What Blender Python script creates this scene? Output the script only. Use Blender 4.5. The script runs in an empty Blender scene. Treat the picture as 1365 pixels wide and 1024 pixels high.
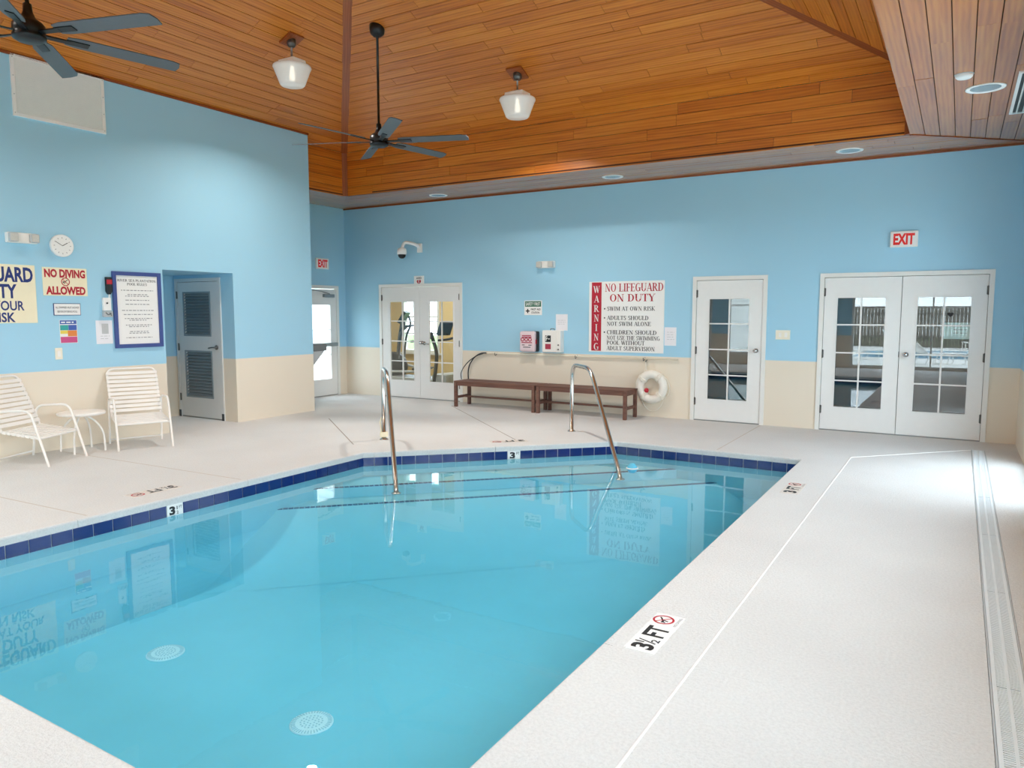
import bpy, bmesh, math, random
from mathutils import Vector, Matrix
random.seed(7)
sc = bpy.context.scene
COL = sc.collection
PI = math.pi

# ------------------------------------------------------------------ camera
CAM = Vector((0.0, 0.0, 1.57))
YAW, PITCH, FPX = math.radians(31.2233), math.radians(5.589), 981.0
cam_d = bpy.data.cameras.new('camera')
cam_d.sensor_fit = 'HORIZONTAL'; cam_d.sensor_width = 36.0
cam_d.lens = FPX / 1365.0 * 36.0
cam_d.clip_start = 0.02; cam_d.clip_end = 300
cam = bpy.data.objects.new('camera', cam_d); COL.objects.link(cam)
cam.location = CAM
cam.rotation_euler = (PI/2 - PITCH, 0, YAW)
sc.camera = cam

# ------------------------------------------------------------------ world, daylight, exposure
world = bpy.data.worlds.new('overcast_sky'); sc.world = world
world.use_nodes = True
bgn = world.node_tree.nodes['Background']
bgn.inputs['Color'].default_value = (0.78, 0.915, 1.0, 1)
bgn.inputs['Strength'].default_value = 1.0
sc.view_settings.view_transform = 'Standard'
sc.view_settings.look = 'None'
sc.view_settings.gamma = 1.0
sc.view_settings.use_curve_mapping = False
sc.view_settings.exposure = 2.88
sc.cycles.use_denoising = True
sc.cycles.max_bounces = 12
sc.cycles.diffuse_bounces = 8
sc.cycles.glossy_bounces = 5
sc.cycles.transmission_bounces = 8
sc.cycles.transparent_max_bounces = 24
sc.cycles.volume_bounces = 0
sc.cycles.sample_clamp_indirect = 8.0
sc.cycles.caustics_reflective = False
sc.cycles.caustics_refractive = False

# room numbers (metres): y runs to the far wall, x to the right
XL, XA, XR = -8.75, -10.10, 0.64        # left wall, alcove wall, right wall
YB, YR, YC = 10.50, -1.70, 8.35         # far wall, rear wall, end of left wall
ZS, ZF, PITCHV = 3.51, 4.22, 0.42       # soffit, top of fascia, vault slope
FX0, FX1, FY0, FY1 = -8.97, -0.57, -0.57, 9.37   # fascia rectangle
ZRAIL = 0.908                           # cream dado height
REAR_WIN = [(-8.5, -6.55, 0.30, 2.45), (-6.05, -3.3, 0.30, 2.45), (-2.6, 0.40, 0.03, 2.45)]
RIGHT_WIN = [(-1.2, 0.9, 0.95, 2.95), (1.5, 3.6, 0.95, 2.95), (4.2, 6.3, 0.95, 2.95), (7.0, 9.15, 0.03, 2.95)]

def portal(name, loc, rot, sx, sy):
    l = bpy.data.lights.new(name, 'AREA'); l.shape = 'RECTANGLE'; l.size = sx; l.size_y = sy
    l.cycles.is_portal = True
    o = bpy.data.objects.new(name, l); COL.objects.link(o); o.location = loc; o.rotation_euler = rot
for a, b, z0, z1 in REAR_WIN:
    portal('daylight_portal', ((a+b)/2, YR - 0.16, (z0+z1)/2), (PI/2, 0, 0), b-a, z1-z0)       # shines along +y
for a, b, z0, z1 in RIGHT_WIN:
    portal('daylight_portal', (XR + 0.16, (a+b)/2, (z0+z1)/2), (PI/2, 0, PI/2), b-a, z1-z0)     # shines along -x

# ------------------------------------------------------------------ materials
def lin(c):
    if isinstance(c, str):
        c = c.lstrip('#'); c = [int(c[i:i+2], 16)/255 for i in (0, 2, 4)]
    return tuple(((v/12.92) if v <= 0.04045 else ((v+0.055)/1.055)**2.4) for v in c)
class NT:
    def __init__(s, name):
        s.m = bpy.data.materials.new(name); s.m.use_nodes = True; s.t = s.m.node_tree
        s.b = s.t.nodes['Principled BSDF']; s.o = s.t.nodes['Material Output']
    def n(s, typ, **kw):
        nd = s.t.nodes.new(typ)
        for k, v in kw.items(): setattr(nd, k, v)
        return nd
    def l(s, a, b): s.t.links.new(a, b)
def mat(name, col, rough=0.5, metal=0.0, var=0.04, scale=12.0, bump=0.0, bscale=None, coat=0.0, spec=0.5):
    t = NT(name); c = lin(col)
    tc = t.n('ShaderNodeTexCoord'); nz = t.n('ShaderNodeTexNoise'); nz.inputs['Scale'].default_value = scale
    nz.inputs['Detail'].default_value = 4
    t.l(tc.outputs['Object'], nz.inputs['Vector'])
    mx = t.n('ShaderNodeMix', data_type='RGBA')
    mx.inputs['A'].default_value = (*[v*(1-var*1.5) for v in c], 1)
    mx.inputs['B'].default_value = (*[min(1, v*(1+var*1.5)) for v in c], 1)
    t.l(nz.outputs['Fac'], mx.inputs['Factor']); t.l(mx.outputs['Result'], t.b.inputs['Base Color'])
    t.b.inputs['Roughness'].default_value = rough; t.b.inputs['Metallic'].default_value = metal
    t.b.inputs['Coat Weight'].default_value = coat; t.b.inputs['Specular IOR Level'].default_value = spec
    if bump:
        nb = t.n('ShaderNodeTexNoise'); nb.inputs['Scale'].default_value = bscale or 200; nb.inputs['Detail'].default_value = 3
        t.l(tc.outputs['Object'], nb.inputs['Vector'])
        bp = t.n('ShaderNodeBump'); bp.inputs['Strength'].default_value = bump; bp.inputs['Distance'].default_value = 0.01
        t.l(nb.outputs['Fac'], bp.inputs['Height']); t.l(bp.outputs['Normal'], t.b.inputs['Normal'])
    return t.m
def emit_mat(name, col, strength):
    t = NT(name); c = lin(col)
    t.b.inputs['Base Color'].default_value = (*c, 1)
    nz = t.n('ShaderNodeTexNoise'); nz.inputs['Scale'].default_value = 3
    t.b.inputs['Emission Color'].default_value = (*c, 1); t.b.inputs['Emission Strength'].default_value = strength
    return t.m
def wall_paint():
    t = NT('two_tone_wall_paint')
    ge = t.n('ShaderNodeNewGeometry'); sp = t.n('ShaderNodeSeparateXYZ'); t.l(ge.outputs['Position'], sp.inputs[0])
    gt = t.n('ShaderNodeMath', operation='GREATER_THAN'); gt.inputs[1].default_value = ZRAIL
    t.l(sp.outputs['Z'], gt.inputs[0])
    nz = t.n('ShaderNodeTexNoise'); nz.inputs['Scale'].default_value = 1.2; nz.inputs['Detail'].default_value = 3
    t.l(ge.outputs['Position'], nz.inputs['Vector'])
    def two(a, b):
        m = t.n('ShaderNodeMix', data_type='RGBA')
        m.inputs['A'].default_value = (*lin(a), 1); m.inputs['B'].default_value = (*lin(b), 1)
        t.l(nz.outputs['Fac'], m.inputs['Factor']); return m.outputs['Result']
    lo = two('#e3d8c6', '#e8decd'); hi = two('#a0d0e8', '#a4d3ea')
    m = t.n('ShaderNodeMix', data_type='RGBA'); t.l(gt.outputs[0], m.inputs['Factor'])
    t.l(lo, m.inputs['A']); t.l(hi, m.inputs['B']); t.l(m.outputs['Result'], t.b.inputs['Base Color'])
    t.b.inputs['Roughness'].default_value = 0.55
    nb = t.n('ShaderNodeTexNoise'); nb.inputs['Scale'].default_value = 140; t.l(ge.outputs['Position'], nb.inputs['Vector'])
    bp = t.n('ShaderNodeBump'); bp.inputs['Strength'].default_value = 0.06; bp.inputs['Distance'].default_value = 0.005
    t.l(nb.outputs['Fac'], bp.inputs['Height']); t.l(bp.outputs['Normal'], t.b.inputs['Normal'])
    return t.m
def wood(name, ramp, rough=0.42, coat=0.3, gscale=1.0):
    """boards: local x along the grain, tone shifted board by board"""
    t = NT(name)
    tc = t.n('ShaderNodeTexCoord'); oi = t.n('ShaderNodeObjectInfo')
    add = t.n('ShaderNodeVectorMath', operation='ADD')
    mul = t.n('ShaderNodeMath', operation='MULTIPLY'); mul.inputs[1].default_value = 37.0
    t.l(oi.outputs['Random'], mul.inputs[0])
    cb = t.n('ShaderNodeCombineXYZ'); t.l(mul.outputs[0], cb.inputs[0]); t.l(mul.outputs[0], cb.inputs[1])
    t.l(tc.outputs['Object'], add.inputs[0]); t.l(cb.outputs[0], add.inputs[1])
    mp = t.n('ShaderNodeMapping'); mp.inputs['Scale'].default_value = (1.1*gscale, 22*gscale, 22*gscale)
    t.l(add.outputs[0], mp.inputs['Vector'])
    nz = t.n('ShaderNodeTexNoise'); nz.inputs['Scale'].default_value = 1.0; nz.inputs['Detail'].default_value = 5
    nz.inputs['Distortion'].default_value = 0.8; t.l(mp.outputs[0], nz.inputs['Vector'])
    mp2 = t.n('ShaderNodeMapping'); mp2.inputs['Scale'].default_value = (0.55*gscale, 5*gscale, 5*gscale)
    t.l(add.outputs[0], mp2.inputs['Vector'])
    wv = t.n('ShaderNodeTexWave', wave_type='RINGS'); wv.inputs['Scale'].default_value = 1.7
    wv.inputs['Distortion'].default_value = 5; wv.inputs['Detail'].default_value = 2; t.l(mp2.outputs[0], wv.inputs['Vector'])
    sm = t.n('ShaderNodeMath', operation='MULTIPLY_ADD'); sm.inputs[1].default_value = 0.22
    t.l(wv.outputs['Fac'], sm.inputs[0]); t.l(nz.outputs['Fac'], sm.inputs[2])
    sb = t.n('ShaderNodeMath', operation='MULTIPLY_ADD'); sb.inputs[1].default_value = 0.26; sb.inputs[2].default_value = -0.24
    t.l(oi.outputs['Random'], sb.inputs[0])
    ad = t.n('ShaderNodeMath', operation='ADD'); t.l(sm.outputs[0], ad.inputs[0]); t.l(sb.outputs[0], ad.inputs[1])
    cr = t.n('ShaderNodeValToRGB'); t.l(ad.outputs[0], cr.inputs[0])
    el = cr.color_ramp.elements
    el[0].position = 0.05; el[0].color = (*lin(ramp[0]), 1); el[1].position = 0.95; el[1].color = (*lin(ramp[2]), 1)
    e = el.new(0.5); e.color = (*lin(ramp[1]), 1)
    t.l(cr.outputs[0], t.b.inputs['Base Color'])
    t.b.inputs['Roughness'].default_value = rough; t.b.inputs['Coat Weight'].default_value = coat
    t.b.inputs['Coat Roughness'].default_value = 0.30 if coat < 0.75 else 0.21
    bp = t.n('ShaderNodeBump'); bp.inputs['Strength'].default_value = 0.15 if coat < 0.75 else 0.0; bp.inputs['Distance'].default_value = 0.003
    t.l(nz.outputs['Fac'], bp.inputs['Height']); t.l(bp.outputs['Normal'], t.b.inputs['Normal'])
    return t.m
def deck_mat():
    t = NT('textured_cool_deck'); ge = t.n('ShaderNodeNewGeometry')
    nz = t.n('ShaderNodeTexNoise'); nz.inputs['Scale'].default_value = 0.9; nz.inputs['Detail'].default_value = 5
    t.l(ge.outputs['Position'], nz.inputs['Vector'])
    cr = t.n('ShaderNodeValToRGB'); t.l(nz.outputs['Fac'], cr.inputs[0])
    cr.color_ramp.elements[0].position = 0.3; cr.color_ramp.elements[0].color = (*lin('#d6d6d5'), 1)
    cr.color_ramp.elements[1].position = 0.7; cr.color_ramp.elements[1].color = (*lin('#dfe0df'), 1)
    vo = t.n('ShaderNodeTexNoise'); vo.inputs['Scale'].default_value = 70; vo.inputs['Detail'].default_value = 4
    vo.inputs['Roughness'].default_value = 0.7
    t.l(ge.outputs['Position'], vo.inputs['Vector'])
    sp = t.n('ShaderNodeMix', data_type='RGBA', blend_type='MULTIPLY'); sp.inputs['Factor'].default_value = 0.4
    cr2 = t.n('ShaderNodeValToRGB'); t.l(vo.outputs['Fac'], cr2.inputs[0])
    cr2.color_ramp.elements[0].position = 0.35; cr2.color_ramp.elements[0].color = (0.72, 0.72, 0.72, 1)
    cr2.color_ramp.elements[1].position = 0.6; cr2.color_ramp.elements[1].color = (1, 1, 1, 1)
    t.l(cr.outputs[0], sp.inputs['A']); t.l(cr2.outputs[0], sp.inputs['B'])
    t.l(sp.outputs['Result'], t.b.inputs['Base Color'])
    t.b.inputs['Roughness'].default_value = 0.7
    bp = t.n('ShaderNodeBump'); bp.inputs['Strength'].default_value = 0.9; bp.inputs['Distance'].default_value = 0.008
    t.l(vo.outputs['Fac'], bp.inputs['Height']); t.l(bp.outputs['Normal'], t.b.inputs['Normal'])
    return t.m
def glass_mat(name, tint=(0.95, 0.975, 0.975), f0=0.12, rough=0.0, bump=0.0):
    t = NT(name); t.t.nodes.remove(t.b)
    tr = t.n('ShaderNodeBsdfTransparent'); tr.inputs[0].default_value = (*tint, 1)
    gl = t.n('ShaderNodeBsdfGlossy'); gl.inputs['Roughness'].default_value = rough
    lw = t.n('ShaderNodeLayerWeight'); lw.inputs['Blend'].default_value = 0.5
    pw = t.n('ShaderNodeMath', operation='POWER'); pw.inputs[1].default_value = 5.0; t.l(lw.outputs['Facing'], pw.inputs[0])
    fr = t.n('ShaderNodeMath', operation='MULTIPLY_ADD'); fr.inputs[1].default_value = 1-f0; fr.inputs[2].default_value = f0; t.l(pw.outputs[0], fr.inputs[0])
    if bump:
        ge = t.n('ShaderNodeNewGeometry'); mp = t.n('ShaderNodeMapping'); mp.inputs['Scale'].default_value = (1, 1.0, 1)
        t.l(ge.outputs['Position'], mp.inputs[0])
        nz = t.n('ShaderNodeTexNoise'); nz.inputs['Scale'].default_value = 5.5; nz.inputs['Detail'].default_value = 3
        t.l(mp.outputs[0], nz.inputs['Vector'])
        bp = t.n('ShaderNodeBump'); bp.inputs['Strength'].default_value = bump; bp.inputs['Distance'].default_value = 0.01
        t.l(nz.outputs['Fac'], bp.inputs['Height'])
        t.l(bp.outputs['Normal'], gl.inputs['Normal']); t.l(bp.outputs['Normal'], lw.inputs['Normal'])
    mx = t.n('ShaderNodeMixShader'); t.l(fr.outputs[0], mx.inputs[0]); t.l(tr.outputs[0], mx.inputs[1]); t.l(gl.outputs[0], mx.inputs[2])
    t.l(mx.outputs[0], t.o.inputs['Surface'])
    return t
def water_mat():
    t = glass_mat('pool_water_surface', (1, 1, 1), 0.021, 0.0, 0.03)
    va = t.n('ShaderNodeVolumeAbsorption'); va.inputs['Color'].default_value = (0.22, 0.80, 0.93, 1)
    va.inputs['Density'].default_value = 0.45
    t.l(va.outputs[0], t.o.inputs['Volume'])
    return t.m
def shade_mat():
    t = NT('frosted_prismatic_glass'); t.t.nodes.remove(t.b)
    tl = t.n('ShaderNodeBsdfTranslucent'); tl.inputs[0].default_value = (0.93, 0.95, 0.95, 1)
    tr = t.n('ShaderNodeBsdfTransparent'); tr.inputs[0].default_value = (0.95, 0.97, 0.97, 1)
    df = t.n('ShaderNodeBsdfPrincipled'); df.inputs['Base Color'].default_value = (0.9, 0.92, 0.92, 1); df.inputs['Roughness'].default_value = 0.25
    a = t.n('ShaderNodeMixShader'); a.inputs[0].default_value = 0.4; t.l(tl.outputs[0], a.inputs[1]); t.l(tr.outputs[0], a.inputs[2])
    b = t.n('ShaderNodeMixShader'); b.inputs[0].default_value = 0.5; t.l(a.outputs[0], b.inputs[1]); t.l(df.outputs[0], b.inputs[2])
    t.l(b.outputs[0], t.o.inputs['Surface'])
    return t.m
M = dict(
    wall=wall_paint(), deck=deck_mat(), glass=glass_mat('door_glass').m, wglass=glass_mat('window_glass', (0.99, 0.99, 0.99), 0.03).m,
    water=water_mat(), shade=shade_mat(),
    wood=wood('orange_stained_pine', ('#9e4c0e', '#c6701c', '#da8c32')),
    soffit=wood('glossy_varnished_soffit_pine', ('#984a0f', '#c06e1c', '#d68a2e'), 0.32, 1.0), woodback=mat('board_gap_brown', '#4a2208', 0.8),
    trimwood=wood('red_brown_trim_wood', ('#6e2c0d', '#8f4415', '#a8592a')),
    bench=wood('weathered_bench_wood', ('#4a3029', '#6a473c', '#83604f'), 0.6, 0.0, 1.5),
    white=mat('white_gloss_paint', '#e8e8e6', 0.35, var=0.015), jamb=mat('frame_white', '#e6e6e2', 0.4, var=0.015),
    pvc=mat('white_vinyl', '#eeebe6', 0.35, var=0.02), plaster=mat('pale_blue_pool_plaster', '#8cd3e2', 0.8, var=0.03, scale=3),
    coping=mat('white_coping', '#e9e8e3', 0.6, var=0.02, bump=0.2, bscale=120), grout=mat('grey_grout', '#cfd3d6', 0.8),
    tile=mat('cobalt_glazed_tile', '#0a2468', 0.15, var=0.12, scale=9, coat=0.3), wtile=mat('white_glazed_tile', '#f2f2f0', 0.2, var=0.01),
    steel=mat('brushed_stainless', '#c9c5c0', 0.22, 1.0, var=0.05, scale=30), chrome=mat('satin_nickel', '#b9b9b8', 0.25, 1.0),
    hinge=mat('dull_hinge_metal', '#6a6a68', 0.4, 0.8), alu=mat('grey_aluminium', '#9b9d9d', 0.35, 0.7),
    black=mat('matt_black', '#15171a', 0.4), fan=mat('dark_bronze_fan', '#17191c', 0.35, 0.3), blade=mat('grey_fan_blade', '#565c61', 0.45, var=0.06, scale=20),
    grey=mat('mid_grey_plastic', '#6d7072', 0.5), lgrey=mat('light_grey_plastic', '#b9bdbf', 0.45), dark=mat('charcoal_plastic', '#2a2d31', 0.45),
    red=mat('sign_red', '#b5172f', 0.5, var=0.02), navy=mat('sign_navy', '#1c2f74', 0.5, var=0.02), ink=mat('sign_black', '#1d1f22', 0.6), txtgrey=mat('faded_ink', '#8d8d90', 0.6),
    cream=mat('cream_sign_board', '#f0e7c8', 0.5, var=0.02), board=mat('white_sign_board', '#eeeeec', 0.5, var=0.01), paper=mat('white_paper', '#e9e9ee', 0.7, var=0.01),
    plate=mat('almond_plate', '#ece5d2', 0.4), groove_glint=mat('groove_glint_white', '#ececea', 0.5, var=0.02), jointgrey=mat('grey_joint_filler', '#9b9288', 0.9), jointpale=mat('pale_joint_filler', '#c4bdb4', 0.9), worn=mat('worn_marker_tile', '#d6d0c9', 0.6, var=0.06, scale=40), glassnote=mat('pale_teal_notice', '#bfe0e0', 0.6), frameblue=mat('dull_navy_frame', '#3b4d8c', 0.4), green=mat('sign_green', '#1f6b52', 0.5), maroon=mat('dull_maroon_print', '#a8324a', 0.5), pink=mat('pale_pink_case', '#e3cfd4', 0.45), louver=mat('grey_louver_metal', '#87949a', 0.5),
    doorgrey=mat('grey_white_door_paint', '#d5d8d8', 0.4, var=0.015), yellow=mat('gym_yellow_wall', '#dcc088', 0.7, var=0.02), gymfloor=mat('gym_grey_carpet', '#8f8d88', 0.9, var=0.1, scale=60),
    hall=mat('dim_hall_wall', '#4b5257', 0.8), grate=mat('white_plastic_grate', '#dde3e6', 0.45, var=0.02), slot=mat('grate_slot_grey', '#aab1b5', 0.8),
    siding=mat('white_lap_siding', '#f0f0ee', 0.6, var=0.015), concrete=mat('outdoor_concrete', '#e9e7e3', 0.85, var=0.06, scale=4, bump=0.2),
    fence=wood('grey_fence_wood', ('#5b544c', '#7a7268', '#958c80'), 0.8, 0.0), leaf=mat('green_leaf', '#4d6638', 0.7, var=0.3, scale=5), bark=mat('tree_bark', '#5b4a3c', 0.9, var=0.2),
    opool=mat('outdoor_pool_blue', '#5fb4dc', 0.1, var=0.03), grass=mat('lawn_green', '#6f8a4d', 0.9, var=0.2, scale=8), ring=mat('ring_white_foam', '#ece9e0', 0.55, var=0.02), rope=mat('white_rope', '#eae6da', 0.8, bump=0.3, bscale=300),
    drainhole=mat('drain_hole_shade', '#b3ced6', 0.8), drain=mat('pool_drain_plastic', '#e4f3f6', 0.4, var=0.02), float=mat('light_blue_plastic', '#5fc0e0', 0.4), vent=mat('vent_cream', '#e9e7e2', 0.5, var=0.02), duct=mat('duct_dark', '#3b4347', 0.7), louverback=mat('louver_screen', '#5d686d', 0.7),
    reflector=mat('can_reflector', '#c8ccce', 0.25, 0.6), bulb=emit_mat('lamp_bulb', '#fff1dc', 0.35), exitred=emit_mat('exit_letters_red', '#d2201c', 0.03), lens=mat('lamp_lens', '#c9c6be', 0.15, var=0.1, scale=60),
    p_blue=mat('poster_blue', '#3d5fb0', 0.5), p_teal=mat('poster_teal', '#33a6a4', 0.5), p_orange=mat('poster_orange', '#e0863f', 0.5), p_yellow=mat('poster_yellow', '#e6cf58', 0.5), p_pink=mat('poster_pink', '#c94f86', 0.5),
)

# ------------------------------------------------------------------ geometry helpers
class MB:
    def __init__(s): s.v = []; s.f = []; s.sm = []
    def add(s, vs, fs, smooth=False):
        k = len(s.v); s.v += [tuple(p) for p in vs]
        for f in fs: s.f.append([i+k for i in f]); s.sm.append(smooth)
        return s
    def box(s, a, b):
        x0, y0, z0 = a; x1, y1, z1 = b
        return s.add([(x0,y0,z0),(x1,y0,z0),(x1,y1,z0),(x0,y1,z0),(x0,y0,z1),(x1,y0,z1),(x1,y1,z1),(x0,y1,z1)],
                     [(3,2,1,0),(4,5,6,7),(0,1,5,4),(1,2,6,5),(2,3,7,6),(3,0,4,7)])
    def rbox(s, a, b, r=0.004):
        """box with chamfered edges (sides facing -y kept crisp-soft)"""
        bm = bmesh.new(); bmesh.ops.create_cube(bm, size=1)
        c = [(a[i]+b[i])/2 for i in range(3)]; d = [abs(b[i]-a[i]) for i in range(3)]
        for v in bm.verts: v.co = Vector([c[i]+v.co[i]*d[i] for i in range(3)])
        bmesh.ops.bevel(bm, geom=list(bm.edges), offset=min(r, min(d)*0.45), segments=2, affect='EDGES', profile=0.6)
        bm.verts.index_update()
        s.add([v.co for v in bm.verts], [[v.index for v in f.verts] for f in bm.faces]); bm.free(); return s
    def obox(s, c, ax, ay, az, hx, hy, hz):
        c = Vector(c); ax, ay, az = Vector(ax)*hx, Vector(ay)*hy, Vector(az)*hz
        vs = [c+sx*ax+sy*ay+sz*az for sz in (-1,1) for sx, sy in ((-1,-1),(1,-1),(1,1),(-1,1))]
        return s.add(vs, [(3,2,1,0),(4,5,6,7),(0,1,5,4),(1,2,6,5),(2,3,7,6),(3,0,4,7)])
    def tube(s, pts, r, n=10, closed=False, caps=True):
        pts = [Vector(p) for p in pts]; N = len(pts); k = len(s.v)
        rr = r if isinstance(r, (list, tuple)) else [r]*N
        up = None
        for i, p in enumerate(pts):
            if closed: t = pts[(i+1) % N] - pts[i-1]
            else: t = pts[min(i+1, N-1)] - pts[max(i-1, 0)]
            t.normalize()
            if up is None:
                up = Vector((0,0,1)) if abs(t.z) < 0.9 else Vector((1,0,0))
            a = t.cross(up); a.normalize(); b = a.cross(t); up = b
            for j in range(n):
                q = 2*PI*j/n; s.v.append(tuple(p + a*(rr[i]*math.cos(q)) + b*(rr[i]*math.sin(q))))
        for i in range(N if closed else N-1):
            i2 = (i+1) % N
            for j in range(n):
                j2 = (j+1) % n
                s.f.append([k+i*n+j, k+i*n+j2, k+i2*n+j2, k+i2*n+j]); s.sm.append(True)
        if not closed and caps:
            s.f.append([k+j for j in range(n)]); s.sm.append(False)
            s.f.append([k+(N-1)*n+j for j in reversed(range(n))]); s.sm.append(False)
        return s
    def lathe(s, prof, n=28, c=(0,0,0), smooth=True, axis='z'):
        k = len(s.v)
        for r, z in prof:
            for j in range(n):
                q = 2*PI*j/n; p = (r*math.cos(q), r*math.sin(q), z)
                if axis == 'y': p = (p[0], z, -p[1])
                s.v.append((c[0]+p[0], c[1]+p[1], c[2]+p[2]))
        for i in range(len(prof)-1):
            for j in range(n):
                j2 = (j+1) % n
                s.f.append([k+i*n+j, k+i*n+j2, k+(i+1)*n+j2, k+(i+1)*n+j]); s.sm.append(smooth)
        for i, rev in ((0, True), (len(prof)-1, False)):
            if prof[i][0] > 1e-6:
                f = [k+i*n+j for j in range(n)]
                s.f.append(f[::-1] if rev else f); s.sm.append(False)
        return s
    def prism(s, poly, z0, z1):
        n = len(poly)
        return s.add([(x,y,z0) for x,y in poly]+[(x,y,z1) for x,y in poly],
              [list(range(n))[::-1], [n+i for i in range(n)]]+[(i,(i+1)%n,n+(i+1)%n,n+i) for i in range(n)])
    def xzprism(s, poly, y0, y1):
        n = len(poly)
        return s.add([(x,y0,z) for x,z in poly]+[(x,y1,z) for x,z in poly],
              [list(range(n)), [2*n-1-i for i in range(n)]]+[(i,n+i,n+(i+1)%n,(i+1)%n) for i in range(n)])
    def mesh(s, name, m):
        me = bpy.data.meshes.new(name); me.from_pydata(s.v, [], s.f); me.update()
        me.polygons.foreach_set('use_smooth', s.sm); me.materials.append(m); return me
    def build(s, name, m, parent=None, label=None):
        o = bpy.data.objects.new(name, s.mesh(name, M[m] if isinstance(m, str) else m)); COL.objects.link(o)
        if parent: o.parent = parent
        if label: o['label'] = label
        return o
def arc(pts, rad, n=6):
    """polyline with rounded corners"""
    P = [Vector(p) for p in pts]; out = [P[0]]
    for i in range(1, len(P)-1):
        a = (P[i-1]-P[i]); b = (P[i+1]-P[i]); d = min(rad, a.length*0.48, b.length*0.48)
        p0 = P[i]+a.normalized()*d; p1 = P[i]+b.normalized()*d
        for k in range(n+1):
            t = k/n; out.append(p0*(1-t)**2 + P[i]*2*t*(1-t) + p1*t*t)
    out.append(P[-1]); return out
def tag(o, label, cat, group=None, kind=None):
    o['label'] = label; o['category'] = cat
    if group: o['group'] = group
    if kind: o['kind'] = kind
    return o
def thing(name, label, cat, loc=(0,0,0), rotz=0.0, group=None, kind=None):
    o = bpy.data.objects.new(name, None); COL.objects.link(o); o.empty_display_size = 0.1
    o.location = loc; o.rotation_euler = (0, 0, rotz)
    return tag(o, label, cat, group, kind)
def dup(root, loc, rotz, label):
    r = root.copy(); COL.objects.link(r); r.location = loc; r.rotation_euler = (0,0,rotz); r['label'] = label
    for ch in list(root.children):
        c = ch.copy(); COL.objects.link(c); c.parent = r
        for g in ch.children:
            d = g.copy(); COL.objects.link(d); d.parent = c
    return r
WB = 0.0; WL = PI/2      # wall frames: local x right along the wall, y into the wall, z up

def text_mb(s, x0, x1, z0, z1, y, bold=0.0, th=0.0012):
    """flat sans lettering fitted to a rectangle on a wall plane"""
    cu = bpy.data.curves.new('lettering', 'FONT'); cu.body = s; cu.size = 1.0; cu.offset = bold; cu.resolution_u = 3
    o = bpy.data.objects.new('lettering_tmp', cu); COL.objects.link(o)
    dg = bpy.context.evaluated_depsgraph_get(); me = bpy.data.meshes.new_from_object(o.evaluated_get(dg))
    vs = [v.co.copy() for v in me.vertices]; fs = [list(p.vertices) for p in me.polygons]
    bpy.data.objects.remove(o); bpy.data.curves.remove(cu); bpy.data.meshes.remove(me)
    a0 = min(v.x for v in vs); a1 = max(v.x for v in vs); b0 = min(v.y for v in vs); b1 = max(v.y for v in vs)
    mb = MB()
    mb.add([(x0+(v.x-a0)/(a1-a0)*(x1-x0), y-th, z0+(v.y-b0)/(b1-b0)*(z1-z0)) for v in vs], fs)
    return mb
def merge(*mbs):
    r = MB()
    for m in mbs: r.add(m.v, m.f); r.sm[-len(m.f):] = m.sm
    return r
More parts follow.
